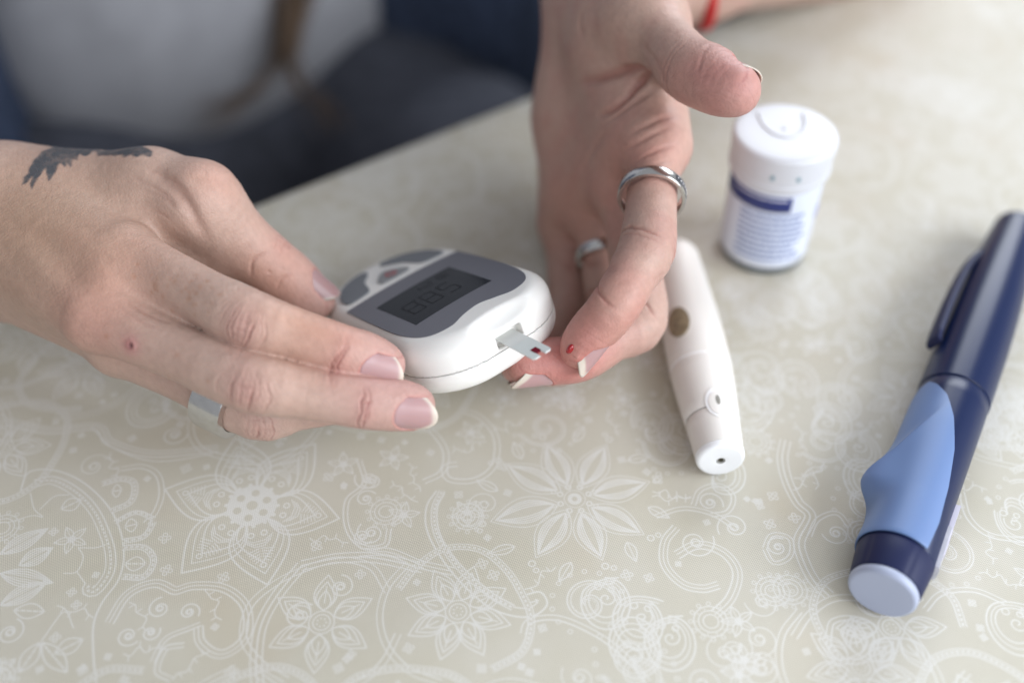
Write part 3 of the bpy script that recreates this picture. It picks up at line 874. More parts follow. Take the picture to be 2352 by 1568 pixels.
def vine(a, b, amp, seed, spurs=True):
    R_ = random.Random(seed); n = 7; P = []; d = b - a; v = np.array([-d[1], d[0]]) / (np.linalg.norm(d) + 1e-9)
    for i in range(n): P.append(a + d * i / (n - 1) + v * amp * R_.uniform(-1, 1) * math.sin(math.pi * i / (n - 1)))
    C = catmull(P, 8); line(C, .22)
    if spurs:
        for q in C[6:-4:11]: line([q, q + v * R_.choice((-1, 1)) * 1.5], .2)
    return C
def paisley(c, R, a, sgn=1):
    t = np.linspace(0, 1, 60)
    def crv(s):
        ang = a + sgn * (t * 2 * math.pi); rr_ = R * s * (1 - .35 * np.cos(ang - a - .5)); P = np.stack([rr_ * np.cos(ang) * .8, rr_ * np.sin(ang)], 1)
        P[:, 0] += .45 * R * s * np.clip(t - .75, 0, 1) * 4; return c + P
    line(crv(1), .3); line(crv(.82), .2); line(crv(.66), .24); spiral(c + np.array([.1, -.15]) * R, R * .38, a, 1.3, .26, sgn)
    circ(c + np.array([-.15, .32]) * R, R * .12, .24); circ(c + np.array([.3, .2]) * R, R * .1, .22)
# -- flower with six outlined petals
cF = tp(579, 1160)
tips = [(379, 1123), (540, 1006), (724, 1019), (779, 1190), (614, 1342), (417, 1315)]
for i, q in enumerate(tips):
    T_ = tp(*q); petal(cF, T_, np.linalg.norm(T_ - cF) * .30, i)
disc(cF, 7.0, 0)
for k in range(14):
    a = k * 2 * math.pi / 14; stamp([cF + 7.3 * np.array([math.cos(a), math.sin(a)])], .7)
circ(cF, 0, .3); 
disc(cF + (0, 0), 1.55, 1)
for k in range(6):
    a = .45 + k * math.pi / 3; disc(cF + 4.3 * np.array([math.cos(a), math.sin(a)]), 1.15, 1)
# -- loose flower with eight solid slit petals
cG = tp(1320, 1145)
for i, q in enumerate([(1168, 1069), (1256, 1022), (1389, 1027), (1483, 1108), (1470, 1222), (1380, 1277), (1236, 1272), (1138, 1194)]):
    e = tp(*q); a = cG + (e - cG) * .26
    up, dn, u, v, L = leaf_outline(a, e, np.linalg.norm(e - cG) * .155, p=.9)
    for s in (-1, -.82, -.62, -.42, .42, .62, .82, 1): line(up * (1 + s) / 2 + dn * (1 - s) / 2, .22)
    up2, dn2, *_ = leaf_outline(cG + (e - cG) * .2, cG + (e - cG) * 1.06, np.linalg.norm(e - cG) * .215, p=.9); line(up2, .18); line(dn2, .18)
    line([a + (e - a) * .3, a + (e - a) * .85], .28, 1)
    circ(cG + (e - cG) * 1.16, .9, .25); circ(cG + (e - cG) * 1.22 + v * 2, .7, .22)
    m2 = cG + 4.4 * np.array([math.cos(i * .785 + .4), math.sin(i * .785 + .4)]); circ(m2, .75, .25, n=14); circ(m2 * 1.0 + (m2 - cG) * .45, .6, .2, n=12)
    m3 = cG + (e - cG) * .9; w_ = np.array([-(e - cG)[1], (e - cG)[0]]) * .42
    up3, dn3, *_ = leaf_outline(m3 + w_, m3 + w_ * 1.0 + (e - cG) * .32, 1.5, 10); line(up3, .24); line(dn3, .24); line([m3 + w_, m3 + w_ + (e - cG) * .3], .2)
disc(cG, 2.0); disc(cG, .75, 1); circ(cG, 3.0, .14)
# -- bands and scrolls read off the photograph
def B(L, w=2.2, dots=True, r=.28): band([tp(*q) for q in L], w, dots, r)
def c2(L): return [(x / 2.5 / 1.0884, (1080 + y / 2.5) / 1.0884) for x, y in L]
def c3(L): return [((1180 + x / 3.733) / 1.0884, (1080 + y / 3.733) / 1.0884) for x, y in L]
def c0(L): return [(x / 1.656 / 1.0884, (760 + y / 1.656) / 1.0884) for x, y in L]
def c1(L): return [((900 + x / 2.099) / 1.0884, (960 + y / 2.099) / 1.0884) for x, y in L]
def K(L, r=.26, off=()):
    C = resample(catmull([tp(*q) for q in L], 12), .8); line(C, r)
    for o in off: line(offset(C, o), r * .8)
arc = c2([(130, 360), (180, 250), (330, 235), (500, 300), (650, 430), (740, 580), (775, 760), (740, 920), (640, 1060), (585, 1200), (585, 1400), (600, 1560)])
K(arc, .32)
B(c2([(215, 320), (330, 300), (470, 370), (580, 480), (650, 620), (690, 760), (680, 880), (600, 990), (545, 985), (560, 950)]), 2.6, True)
B(c2([(700, 490), (820, 430), (840, 320), (760, 290), (640, 320)]), 1.6); K(c2([(760, 240), (880, 225), (970, 270), (995, 380), (960, 490), (900, 560)]), .28, (1.4,))
B(c2([(720, 560), (850, 500), (960, 540)]), 1.2); B(c2([(770, 680), (900, 650), (960, 560)]), 1.4); B(c2([(770, 720), (900, 720), (960, 800), (900, 900), (770, 900)]), 1.5)
K(c0([(30, 500), (200, 535), (390, 520), (440, 580), (620, 632), (900, 610)]), .30, (1.3, 2.4))
K(c0([(380, 510), (480, 600), (650, 650), (880, 620)]), .26)
K(c0([(1250, 1080), (1400, 1050), (1560, 1050), (1750, 1090)]), .30, (1.5, -1.5))
K(c0([(1250, 1080), (1150, 1200), (1080, 1330), (1060, 1480), (1070, 1600)]), .30, (1.5, -1.5))
K(c0([(1480, 650), (1500, 740), (1430, 810), (1430, 930), (1500, 1010), (1600, 1000), (1620, 930)]), .30, (1.2,))
K(c0([(760, 1400), (680, 1420), (640, 1520), (700, 1560)]), .28, (1.2,)); K(c0([(470, 1320), (540, 1210), (640, 1170), (720, 1200), (800, 1180), (920, 1190), (1000, 1260), (1000, 1370), (920, 1430), (850, 1390), (840, 1330)]), .28, (1.2, 2.3))
K(c0([(640, 1480), (690, 1390), (780, 1350), (830, 1330)]), .26, (1.1,))
K(c1([(400, 560), (350, 640), (350, 760), (420, 900), (540, 1050), (700, 1180), (880, 1220), (980, 1160), (950, 1090), (880, 1100)]), .32, (2.6,))
B(c1([(430, 560), (390, 660), (410, 800), (520, 960), (680, 1100), (800, 1170)]), 1.6)
K(c1([(0, 900), (150, 900), (300, 960), (480, 1000)]), .28, (1.2, 2.4)); K(c1([(870, 1310), (900, 1250), (1050, 1240), (1250, 1330), (1400, 1450), (1500, 1567)]), .28, (1.4,))
K(c1([(540, 150), (620, 180), (700, 280), (690, 420), (600, 490), (480, 490), (460, 440), (510, 430)]), .3, (1.6,))
K(c1([(180, 240), (330, 230), (430, 340), (420, 450), (330, 500)]), .3, (1.6,))
K(c1([(1640, 740), (1580, 820), (1580, 950), (1680, 1060), (1800, 1090), (1889, 1070)]), .28, (1.1, 2.2)); K(c1([(1560, 700), (1700, 660), (1850, 690), (1960, 760)]), .26, (1.2,))
c4 = lambda L: [((1700 + x / 2.5837) / 1.0884, (1100 + y / 2.5837) / 1.0884) for x, y in L]
K(c4([(680, 0), (660, 120), (690, 260), (760, 400), (840, 490), (770, 640), (790, 760), (860, 900), (960, 1000)]), .30, (1.6, -1.4))
K(c4([(850, 620), (900, 520), (1010, 480), (1080, 560)]), .26, (1.2,)); K(c4([(100, 420), (140, 330), (250, 300), (330, 360), (300, 450), (200, 470)]), .26, (1.2,))
K(c4([(560, 700), (600, 620), (700, 640), (700, 740), (610, 780), (560, 700)]), .26, (1.1,)); K(c4([(0, 760), (120, 700), (260, 740), (340, 850), (300, 1000), (200, 1100)]), .28, (1.4, 2.5))
K(c4([(980, 1240), (1000, 1180), (1100, 1160), (1220, 1200), (1250, 1300), (1180, 1400), (1050, 1400), (980, 1330), (980, 1240)]), .28, (1.3,))
K(c4([(1800, 330), (1850, 500), (1990, 620), (2222, 660)]), .3, (1.5,)); K(c4([(1600, 1100), (1700, 1000), (1900, 980), (2100, 1060)]), .28, (1.3,))
# left-hand leafy spray
for L in (c2([(0, 760), (120, 640), (300, 600)]), c2([(0, 880), (160, 900), (330, 940)]), c2([(0, 1080), (150, 1060), (300, 930)]), c2([(120, 830), (200, 720), (330, 720)])):
    a, b = tp(*L[0]), tp(*L[-1]); up, dn, u, v, Ln = leaf_outline(a, b, 2.6, p=.9)
    for s in np.linspace(-1, 1, 8): line(up * (1 + s) / 2 + dn * (1 - s) / 2, .24)
    line([a + (b - a) * .1, a + (b - a) * .8], .26, 1)
K(c2([(250, 480), (340, 400), (430, 390)]), .22); K(c2([(190, 380), (215, 480), (270, 530), (200, 520), (60, 560), (0, 560)]), .22); K(c2([(500, 720), (600, 720), (660, 700)]), .22)
K(c2([(400, 880), (480, 870), (520, 780), (490, 720)]), .22); K(c2([(480, 870), (530, 940)]), .22); K(c2([(260, 1300), (400, 1120), (460, 1220)]), .22)
for a, b in (((85, 1110), (280, 1120)), ((380, 480), (510, 420)), ((340, 1380), (520, 1290)), ((250, 1310), (120, 1500)), ((260, 1310), (420, 1500)), ((700, 370), (760, 360)), ((780, 590), (860, 570)), ((780, 820), (910, 820))):
    a, b = [tp(*q) for q in c2([a, b])]; up, dn, *_ = leaf_outline(a, b, 2.2, p=1); line(up, .26); line(dn, .26); line([a, b], .3); stamp(resample(np.array([a, b]), 1.3), .2, 1)
for q in c2([(1030, 660), (1040, 860)]) + c1([(700, 1000), (640, 940), (1400, 1000), (1560, 500), (750, 430)]) + c0([(1360, 715), (925, 1130), (1310, 1000), (960, 1520), (770, 680)]) + c4([(740, 500), (580, 540), (600, 360), (1120, 350)]): tiny(tp(*q), random.random() * 3, 1.15)
for q, r in zip(c2([(1000, 1100), (1180, 1120), (800, 1270), (940, 1250), (60, 1250)]) + c0([(720, 540), (1410, 1170), (1240, 1290), (1540, 730), (1500, 960)]) + c1([(40, 500), (60, 780), (30, 600), (1760, 830)]) + c4([(190, 400), (630, 690), (350, 560), (1100, 1240), (1010, 600)]), [3.4, 3, 3.2, 2.6, 4, 4.2, 3.8, 4.4, 3, 3, 4, 4.4, 3.2, 5.5, 4, 3.4, 5, 3.6, 4]):
    c_ = tp(*q); spiral(c_, r, random.random() * 6, 1.6, .28, random.choice((-1, 1))); circ(c_, r * .22, .3)
flush()
# -- everything else: same motifs scattered where the cloth is still bare
def busy(c, R):
    x = int((c[0] - TX0) / RES); y = int((c[1] - TY0) / RES); k = int(R / RES)
    A = LAY[0][max(0, y - k):y + k, max(0, x - k):x + k:2]
    return A.mean() if A.size else 1
R3 = random.Random(5)
for rnd, (R, thr, tries) in enumerate(((15, .09, 160), (9, .055, 1100), (5.5, .06, 3200), (3.4, .05, 3600), (1.7, .02, 5200))):
    for k in range(tries):
        c_ = np.array([R3.uniform(TX0 + R, TX0 + TW - R), R3.uniform(TY0 + R, TY0 + TW - R)])
        if busy(c_, R) > thr: continue
        a = R3.uniform(0, 6.28); pol = lambda q, r_: c_ + r_ * np.array([math.cos(q), math.sin(q)])
        if rnd == 0:
            n = R3.choice((6, 7, 8))
            for i in range(n):
                t = pol(a + i * 6.283 / n, R * .95)
                for sc in (1, .8, .55):
                    up, dn, *_ = leaf_outline(c_ + (t - c_) * .25, c_ + (t - c_) * (.25 + .75 * sc), R * .2 * sc, 20, .8); line(up, .24); line(dn, .24)
                line([c_ + (t - c_) * .4, c_ + (t - c_) * .75], .22)
            for q in (R * .22, R * .15): circ(c_, q, .22)
            for i in range(7): stamp([pol(i * .9, R * .08)], .3)
            C_ = [pol(a + q, R * (1.25 + .1 * math.sin(q * 3))) for q in np.linspace(0, 3.8, 9)]; band(C_, 1.7, R3.random() < .6, .24)
            C_ = [pol(a + 3.4 + q, R * 1.3) for q in np.linspace(0, 2.2, 6)]; curve(C_, .24); curve([p * 1.0 + (p - c_) * .08 for p in C_], .2)
        elif rnd == 1:
            if R3.random() < .55: paisley(c_, R * .85, a, R3.choice((-1, 1)))
            else:
                sg = R3.choice((-1, 1)); spiral(c_, R * .95, a, 1.6, .26, sg); spiral(c_, R * .84, a, 1.4, .16, sg); stamp(resample(spiral(c_, R * .895, a, 1.2, .05, sg), 1.3), .22)
                for i in range(11): t = a + i * .42; circ(pol(t, R * 1.08), .62, .16, n=12)
        elif rnd == 2:
            q = R3.random()
            if q < .4: spiral(c_, R * .9, a, 1.5, .2, R3.choice((-1, 1))); circ(c_, R * .2, .22)
            elif q < .7:
                for i in range(5):
                    t = pol(a + i * 1.257, R * .85); up, dn, *_ = leaf_outline(c_, t, R * .2, 12); line(up, .22); line(dn, .22); line([c_, t], .14)
                circ(c_, .9, .24)
            else:
                for f_ in (1, .72, .45): circ(c_, R * .8 * f_, .22)
                for i in range(10): stamp([pol(i * .628, R * .68)], .26)
                for i in range(12): circ(pol(i * .5236, R * .95), .55, .15, n=10)
        elif rnd == 3:
            b_ = c_ + 6 * np.array([math.cos(a), math.sin(a)]); vine(c_ - (b_ - c_) * .8, b_, 1.8, k)
        else: tiny(c_, a, R3.uniform(.6, 1.0))
    flush()
PRINT = np.clip(LAY[0] * (1 - LAY[1]), 0, 1)
buf = np.ones((NPX, NPX, 4), np.float32); buf[..., 0] = buf[..., 1] = buf[..., 2] = PRINT
img = bpy.data.images.new('lace_print', NPX, NPX, alpha=False, float_buffer=False); img.colorspace_settings.name = 'Non-Color'
img.pixels.foreach_set(buf.ravel()); img.pack()
print('print', round(time.time() - T0, 1), PRINT.mean())

def cloth_material():
    m = bpy.data.materials.new('printed_tablecloth'); m.use_nodes = True; nt = m.node_tree; N = nt.nodes.new; L = nt.links.new
    b = nt.nodes['Principled BSDF']
    tc = N('ShaderNodeTexCoord'); mp = N('ShaderNodeMapping'); L(tc.outputs['Object'], mp.inputs['Vector'])
    mp.inputs['Location'].default_value = (-TX0 / TW, -TY0 / TW, 0); mp.inputs['Scale'].default_value = (1000 / TW,) * 3
    im = N('ShaderNodeTexImage'); im.image = img; im.extension = 'REPEAT'; im.interpolation = 'Linear'; L(mp.outputs[0], im.inputs['Vector'])
    # weave: two crossed sets of threads
    rot = N('ShaderNodeMapping'); rot.inputs['Rotation'].default_value = (0, 0, math.radians(27)); L(tc.outputs['Object'], rot.inputs['Vector'])
    sx = N('ShaderNodeSeparateXYZ'); L(rot.outputs[0], sx.inputs[0])
    def sn(o, f, ph=0):
        a = N('ShaderNodeMath'); a.operation = 'MULTIPLY_ADD'; a.inputs[1].default_value = f; a.inputs[2].default_value = ph; L(o, a.inputs[0])
        s = N('ShaderNodeMath'); s.operation = 'SINE'; L(a.outputs[0], s.inputs[0]); return s.outputs[0]
    f = 2 * math.pi / .00074
    pr = N('ShaderNodeMath'); pr.operation = 'MULTIPLY'; L(sn(sx.outputs[0], f), pr.inputs[0]); L(sn(sx.outputs[1], f), pr.inputs[1])
    no = N('ShaderNodeTexNoise'); no.inputs['Scale'].default_value = 34; no.inputs['Detail'].default_value = 5; L(tc.outputs['Object'], no.inputs['Vector'])
    nf = N('ShaderNodeTexNoise'); nf.inputs['Scale'].default_value = 2600; nf.inputs['Detail'].default_value = 1; L(tc.outputs['Object'], nf.inputs['Vector'])
    # print strength: solid thread tops, weaker in the gaps of the weave
    wv = N('ShaderNodeMapRange'); wv.inputs['From Min'].default_value = -1; wv.inputs['From Max'].default_value = 1; wv.inputs['To Min'].default_value = .30; wv.inputs['To Max'].default_value = 1; L(pr.outputs[0], wv.inputs['Value'])
    fac = N('ShaderNodeMath'); fac.operation = 'MULTIPLY'; L(im.outputs['Color'], fac.inputs[0]); L(wv.outputs[0], fac.inputs[1])
    fac2 = N('ShaderNodeMath'); fac2.operation = 'MULTIPLY'; fac2.inputs[1].default_value = .80; L(fac.outputs[0], fac2.inputs[0])
    rp = N('ShaderNodeValToRGB'); rp.color_ramp.elements[0].position = .3; rp.color_ramp.elements[1].position = .7
    rp.color_ramp.elements[0].color = (.570, .535, .430, 1); rp.color_ramp.elements[1].color = (.620, .588, .500, 1); L(no.outputs['Fac'], rp.inputs[0])
    st = N('ShaderNodeTexNoise'); st.inputs['Scale'].default_value = 17; st.inputs['Detail'].default_value = 3; L(tc.outputs['Object'], st.inputs['Vector'])
    sm = N('ShaderNodeMapRange'); sm.inputs['From Min'].default_value = .56; sm.inputs['From Max'].default_value = .74; sm.inputs['To Max'].default_value = .55; L(st.outputs['Fac'], sm.inputs['Value'])
    stx = N('ShaderNodeMix'); stx.data_type = 'RGBA'; L(sm.outputs[0], stx.inputs['Factor']); L(rp.outputs[0], stx.inputs[6]); stx.inputs[7].default_value = (.50, .415, .275, 1)
    dk = N('ShaderNodeMapRange'); dk.inputs['From Min'].default_value = -1; dk.inputs['From Max'].default_value = 1; dk.inputs['To Min'].default_value = .70; dk.inputs['To Max'].default_value = 1.16; L(pr.outputs[0], dk.inputs['Value'])
    sc = N('ShaderNodeVectorMath'); sc.operation = 'SCALE'; L(stx.outputs[2], sc.inputs[0]); L(dk.outputs[0], sc.inputs['Scale'])
    mx = N('ShaderNodeMix'); mx.data_type = 'RGBA'; L(fac2.outputs[0], mx.inputs['Factor']); L(sc.outputs[0], mx.inputs[6]); mx.inputs[7].default_value = (.78, .78, .765, 1)
    L(mx.outputs[2], b.inputs['Base Color'])
    b.inputs['Roughness'].default_value = .44; b.inputs['Specular IOR Level'].default_value = .4
    ad = N('ShaderNodeMath'); ad.operation = 'MULTIPLY_ADD'; ad.inputs[1].default_value = .5; L(nf.outputs['Fac'], ad.inputs[0]); L(pr.outputs[0], ad.inputs[2])
    bp = N('ShaderNodeBump'); bp.inputs['Distance'].default_value = .00007; bp.inputs['Strength'].default_value = .8; L(ad.outputs[0], bp.inputs['Height']); L(bp.outputs[0], b.inputs['Normal'])
    return m
M_cloth = cloth_material()
# the table: its long edge passes under the person's arms
A_ = onz(1230, 215)[:2]; B_ = onz(0, 700)[:2]
te = nrm(A_ - B_); tn = np.array([-te[1], te[0]])            # tn points to the person
O_ = (A_ + B_) / 2
def tpt(u, v, z): p = O_ + te * u + tn * v; return (p[0], p[1], z)
table = empty('table', 'table whose far long edge runs up to the right under a printed cloth', 'table', (O_[0] / 1000, O_[1] / 1000, -.75))
def boxm(name, corners, z0, z1, m, parent, bev=1.5):
    bm = bmesh.new(); lo_ = [bm.verts.new((x / 1000, y / 1000, z0 / 1000)) for x, y in corners]; hi_ = [bm.verts.new((x / 1000, y / 1000, z1 / 1000)) for x, y in corners]
    bm.faces.new(lo_[::-1]); bm.faces.new(hi_)
    for i in range(4): bm.faces.new((lo_[i], lo_[(i+1) % 4], hi_[(i+1) % 4], hi_[i]))
    bmesh.ops.bevel(bm, geom=bm.edges[:], offset=bev / 1000, segments=2, affect='EDGES', profile=.5)
    me = bpy.data.meshes.new(name); bm.to_mesh(me); bm.free(); return link(name, me, m, parent)
M_wood = mat('dark_wood', (.10, .06, .035), rough=.5, noise=.3, nscale=30)
U0, U1, V0 = -620., 900., -760.
boxm('tabletop', [tpt(U0, V0, 0)[:2], tpt(U1, V0, 0)[:2], tpt(U1, -3, 0)[:2], tpt(U0, -3, 0)[:2]], -26, -2.5, M_wood, table)
for u in (U0 + 60, U1 - 60):
    for v in (V0 + 60, -60):
        p = tpt(u, v, 0); boxm('leg', [(p[0] - 25, p[1] - 25), (p[0] + 25, p[1] - 25), (p[0] + 25, p[1] + 25), (p[0] - 25, p[1] + 25)], -750, -26, M_wood, table)
# cloth sheet with the overhang on the person's side, faintly wavy
nu, nv = 190, 120
Vc = []; Fc = []
def cz(x, y):
    P = np.array([[x, y, 0.]]); return 0
vs = list(np.linspace(V0 - 40, -2.2, nv)) + [-1.2, -.4]
us = np.linspace(U0 - 30, U1 + 30, nu)
for v in vs:
    for u in us: Vc.append(tpt(u, v, 0. if v < -2.1 else (-.25 if v < -1 else -.9)))
drop = [(.3, -2.2), (.9, -6), (1.4, -20), (2, -50), (2, -90), (3, -130), (3, -170)]
for v, z in drop:
    for u in us: Vc.append(tpt(u, v + (4 * math.sin(u * .045) + 3 * math.sin(u * .11 + 1)) * min(1, -z / 90), z))
n_rows = len(vs) + len(drop)
Fc = np.array([(r * nu + i, r * nu + i + 1, (r + 1) * nu + i + 1, (r + 1) * nu + i) for r in range(n_rows - 1) for i in range(nu - 1)])
tag(mesh_np('tablecloth', Vc, Fc, M_cloth), 'beige tablecloth with a white lace-like flower print spread over the table', 'tablecloth')
# floor and a dark bench the person sits on
M_floor = mat('dark_floor', (.05, .04, .035), rough=.6, noise=.3, nscale=8)
fl = mesh_np('floor', [(-4000, -4000, -750), (4000, -4000, -750), (4000, 4000, -750), (-4000, 4000, -750)], [(0, 1, 2, 3)], M_floor); fl['kind'] = 'structure'
M_bench = mat('dark_upholstery', (.013, .010, .009), rough=.7, noise=.25, nscale=40)
bench = empty('bench', 'dark brown upholstered bench behind the seated person', 'bench', (Tc[0] / 1000, Tc[1] / 1000, -.75))
def bpt(u, v): p = Tc + side * u - fwd * v; return (p[0], p[1])
boxm('seat', [bpt(-700, -160), bpt(900, -160), bpt(900, 300), bpt(-700, 300)], -420, -262, M_bench, bench, 25)
boxm('backrest', [bpt(-700, 190), bpt(900, 190), bpt(900, 300), bpt(-700, 300)], -262, 420, M_bench, bench, 25)
boxm('base', [bpt(-660, -110), bpt(860, -110), bpt(860, 280), bpt(-660, 280)], -750, -420, M_bench, bench, 5)
print('table', round(time.time() - T0, 1))
# ------------------------------------------------------------------ glucose meter
def frame_obj(name, label, cat, o, X, Y, Z):
    e = empty(name, label, cat)
    M = Matrix(((X[0], Y[0], Z[0], o[0] / 1000), (X[1], Y[1], Z[1], o[1] / 1000), (X[2], Y[2], Z[2], o[2] / 1000), (0, 0, 0, 1)))
    e.matrix_world = M; e.matrix_basis = M
    return e
def part(name, V, F, m, parent, **k):       # V in the parent's own mm
    o = mesh_np(name, V, F, m, None, **k); o.parent = parent; return o
mu = nrm(cdir(.77, .472, -.43)); mv = cdir(.566, -.217, .795); mv = nrm(mv - mu * (mu @ mv)); mu = -mu; mn = np.cross(mu, mv)          # local x runs to the left in the picture
MO = W(994, 674, 312) - mv * 10.7 - mu * 1.9                       # centre of the top face
M_white = mat('white_plastic', (.77, .755, .72), rough=.36, spec=.5, sss=.04, sss_s=.001, bump=.000008, bscale=3000)
M_white2 = mat('white_plastic_glossy', (.82, .82, .82), rough=.22, spec=.5)
M_grey = mat('grey_panel', (.135, .135, .155), rough=.42, spec=.5, bump=.000006, bscale=4000)
M_lcd = mat('lcd_glass', (.014, .016, .020), rough=.12, spec=.16)
M_lcdk = mat('lcd_segments', (.009, .010, .012), rough=.45, spec=.25)
M_btn = mat('grey_rubber', (.16, .17, .185), rough=.5)
M_pink = mat('red_print', (.45, .10, .11), rough=.5)
M_seam = mat('seam_dark', (.16, .15, .14), rough=.7)
M_strip = mat('test_strip', (.62, .63, .61), rough=.4)
M_strip2 = mat('test_strip_coat', (.60, .63, .61), rough=.35, coat=.1)
meter = frame_obj('glucose_meter', 'white blood glucose meter with grey display panel held tilted above the cloth', 'glucose meter', MO, mu, mv, mn)
def sd_out(x, y):                       # outline of the meter in plan
    hw = 24.4 - .9 * np.clip((-y - 2) / 30, 0, 1) ** 1.5 + .3 * np.clip(y / 30, 0, 1)
    hl = 39.6
    rc = np.where(y > 0, 18.5, 22.5)
    qx = np.abs(x) - hw + rc; qy = np.abs(y - 2.6) - hl + rc
    return np.hypot(np.maximum(qx, 0), np.maximum(qy, 0)) + np.minimum(np.maximum(qx, qy), 0) - rc
TH = 19.6
def sd_meter(P):
    x, y, z = P[:, 0], P[:, 1], P[:, 2]
    d2 = sd_out(x, y); w = np.abs(z + TH / 2) - TH / 2
    # crowned top and belly
    crown = 1.4 * np.clip((-d2) / 22, 0, 1)
    zt = z + .0016 * (x * x) * 1.2 + .0006 * y * y
    rt, rb = 5.0, 6.0
    r = np.where(z > -9.5, rt, rb)
    top = zt; bot = -(z + TH) + .0015 * (x * x + y * y * .5)
    w = np.where(z > -9.5, top, bot)
    a = d2 + r; b = w + r
    d = np.minimum(np.maximum(a, b), 0) + np.hypot(np.maximum(a, 0), np.maximum(b, 0)) - r
    # scooped rest above the strip slot
    C = np.array([-.4, 41.5, -.5]); t = np.array([1., 0, 0]); n = nrm([0, .62, .78]); s = np.cross(n, t)
    e = ellipsoid(P.astype(np.float32), C, np.array([t, s, n]), (12.8, 5.6, 3.4))
    k = .8; h = np.maximum(k - np.abs(d + e), 0) / k; d = np.maximum(d, -e) + h * h * k * .25
    # slot notch
    q = np.abs(np.stack([x + .6, y - 43.2, z + 7.9], 1)) - np.array([4.3, 4.2, 1.9]) + .5
    bx = np.linalg.norm(np.maximum(q, 0), axis=1) + np.minimum(q.max(1), 0) - .5
    k = .7; h = np.maximum(k - np.abs(d + bx), 0) / k; d = np.maximum(d, -bx) + h * h * k * .25
    return d.astype(np.float32)
def sd_shell(sign, zs=-10.7):
    def f(P):
        zz_ = P[:, 2] - zs + .0 * P[:, 0]
        return np.maximum(sd_meter(P), -sign * zz_ + .11).astype(np.float32)
    return f
for nm, sg in (('upper_shell', 1), ('lower_shell', -1)):
    f_ = sd_shell(sg); V, Q = surface_nets(f_, (-27, -40, -22), (27, 45, 3), .55)
    V = relax(V, Q, .4)
    for _ in range(2):
        g_ = grad(f_, V, .12); V = V - g_ * np.clip(f_(V), -.3, .3)[:, None]
    o = part(nm, V, Q, M_white, meter, sharp=50)
V, Q = surface_nets(lambda P: np.maximum(sd_meter(P) + .35, np.abs(P[:, 2] + 10.7) - .8).astype(np.float32), (-27, -40, -14), (27, 45, -7), .8)
part('seam', V, Q, M_seam, meter, sharp=50)
def topz(x, y, lift=0.):                # height of the crowned top
    P = np.array([[x, y, 2.5]]);
    for _ in range(12):
        P[:, 2] -= sd_meter(P.astype(np.float32))
    return float(P[0, 2]) + lift
def plate(name, outline, z_lift, depth, m, parent, inner=None, n_in=10):
    """a thin slab following the crowned top: rings shrink to the centroid"""
    out = np.asarray(outline, float); c0_ = out.mean(0); V = []; F = []; n = len(out)
    rings = np.linspace(1, 0, n_in, endpoint=False)
    for s in rings:
        for p in c0_ + (out - c0_) * s: V.append((p[0], p[1], -.0019 * p[0] ** 2 - .0006 * p[1] ** 2 + z_lift))
    V.append((c0_[0], c0_[1], -.0019 * c0_[0] ** 2 - .0006 * c0_[1] ** 2 + z_lift))
    for i in range(len(rings) - 1):
        for j in range(n): F.append((i*n+j, i*n+(j+1)%n, (i+1)*n+(j+1)%n, (i+1)*n+j))
    k = (len(rings) - 1) * n
    for j in range(n): F.append((k+j, k+(j+1)%n, len(V)-1))
    b0 = len(V)
    for p in out: V.append((p[0], p[1], -.0019 * p[0] ** 2 - .0006 * p[1] ** 2 + z_lift - depth))
    for j in range(n): F.append((j, b0+j, b0+(j+1)%n, (j+1)%n))
    return part(name, V, F, m, parent, sharp=40)
# grey panel with its S-curved front edge
pan = catmull([(-20.6, -10.0), (-21.0, 6), (-20.6, 22), (-17.6, 30.4), (-11.2, 33.4), (-5.6, 32.0), (-.6, 30.4), (5.2, 31.4), (10.8, 33.2), (17.4, 30.6), (20.6, 22), (21.0, 6), (20.6, -10.0)], 8)
pan = np.concatenate([pan, np.array([(20.6 - 41.2 * i / 14, -10.0) for i in range(1, 14)])])
panel = plate('display_panel', pan[::-1], .14, .9, M_grey, meter)
lcd = [(-11.4, -.6), (15.2, -.6), (15.2, 22.2), (-11.4, 22.2)]
lo_ = []
for i in range(4):
    a, b = np.array(lcd[i]), np.array(lcd[(i+1) % 4])
    for t in np.linspace(0, 1, 9)[:-1]: lo_.append(a + (b - a) * t)
screen = plate('screen', lo_, .20, .4, M_lcd, panel)
# faint seven-segment reading
Vd, Fd = [], []
def seg_box(x0, y0, x1, y1, z=.245):
    k = len(Vd)
    for x, y in ((x0, y0), (x1, y0), (x1, y1), (x0, y1)): Vd.append((x, y, z - .0019 * x * x - .0006 * y * y))
    for x, y in ((x0, y0), (x1, y0), (x1, y1), (x0, y1)): Vd.append((x, y, z - .05 - .0019 * x * x - .0006 * y * y))
    Fd.extend([(k, k+1, k+2, k+3), (k, k+4, k+5, k+1), (k+1, k+5, k+6, k+2), (k+2, k+6, k+7, k+3), (k+3, k+7, k+4, k)])
def digit(cx, cy, s, segs):
    w, h, t = 2.4 * s, 4.4 * s, .55 * s           # the reading is upright seen from the button end
    G = dict(a=(-w+t, h-t, w-t, h), d=(-w+t, -h, w-t, -h+t), g=(-w+t, -t/2, w-t, t/2), f=(-w, t*.6, -w+t, h-t*.6), b=(w-t, t*.6, w, h-t*.6), e=(-w, -h+t*.6, -w+t, -t*.6), c=(w-t, -h+t*.6, w, -t*.6))
    for q in segs:
        x0, y0, x1, y1 = G[q]; seg_box(cx + x0, cy + y0, cx + x1, cy + y1)
digit(-2.6, 12.5, .95, 'afgcd'); digit(3.6, 12.5, .95, 'abcdefg')
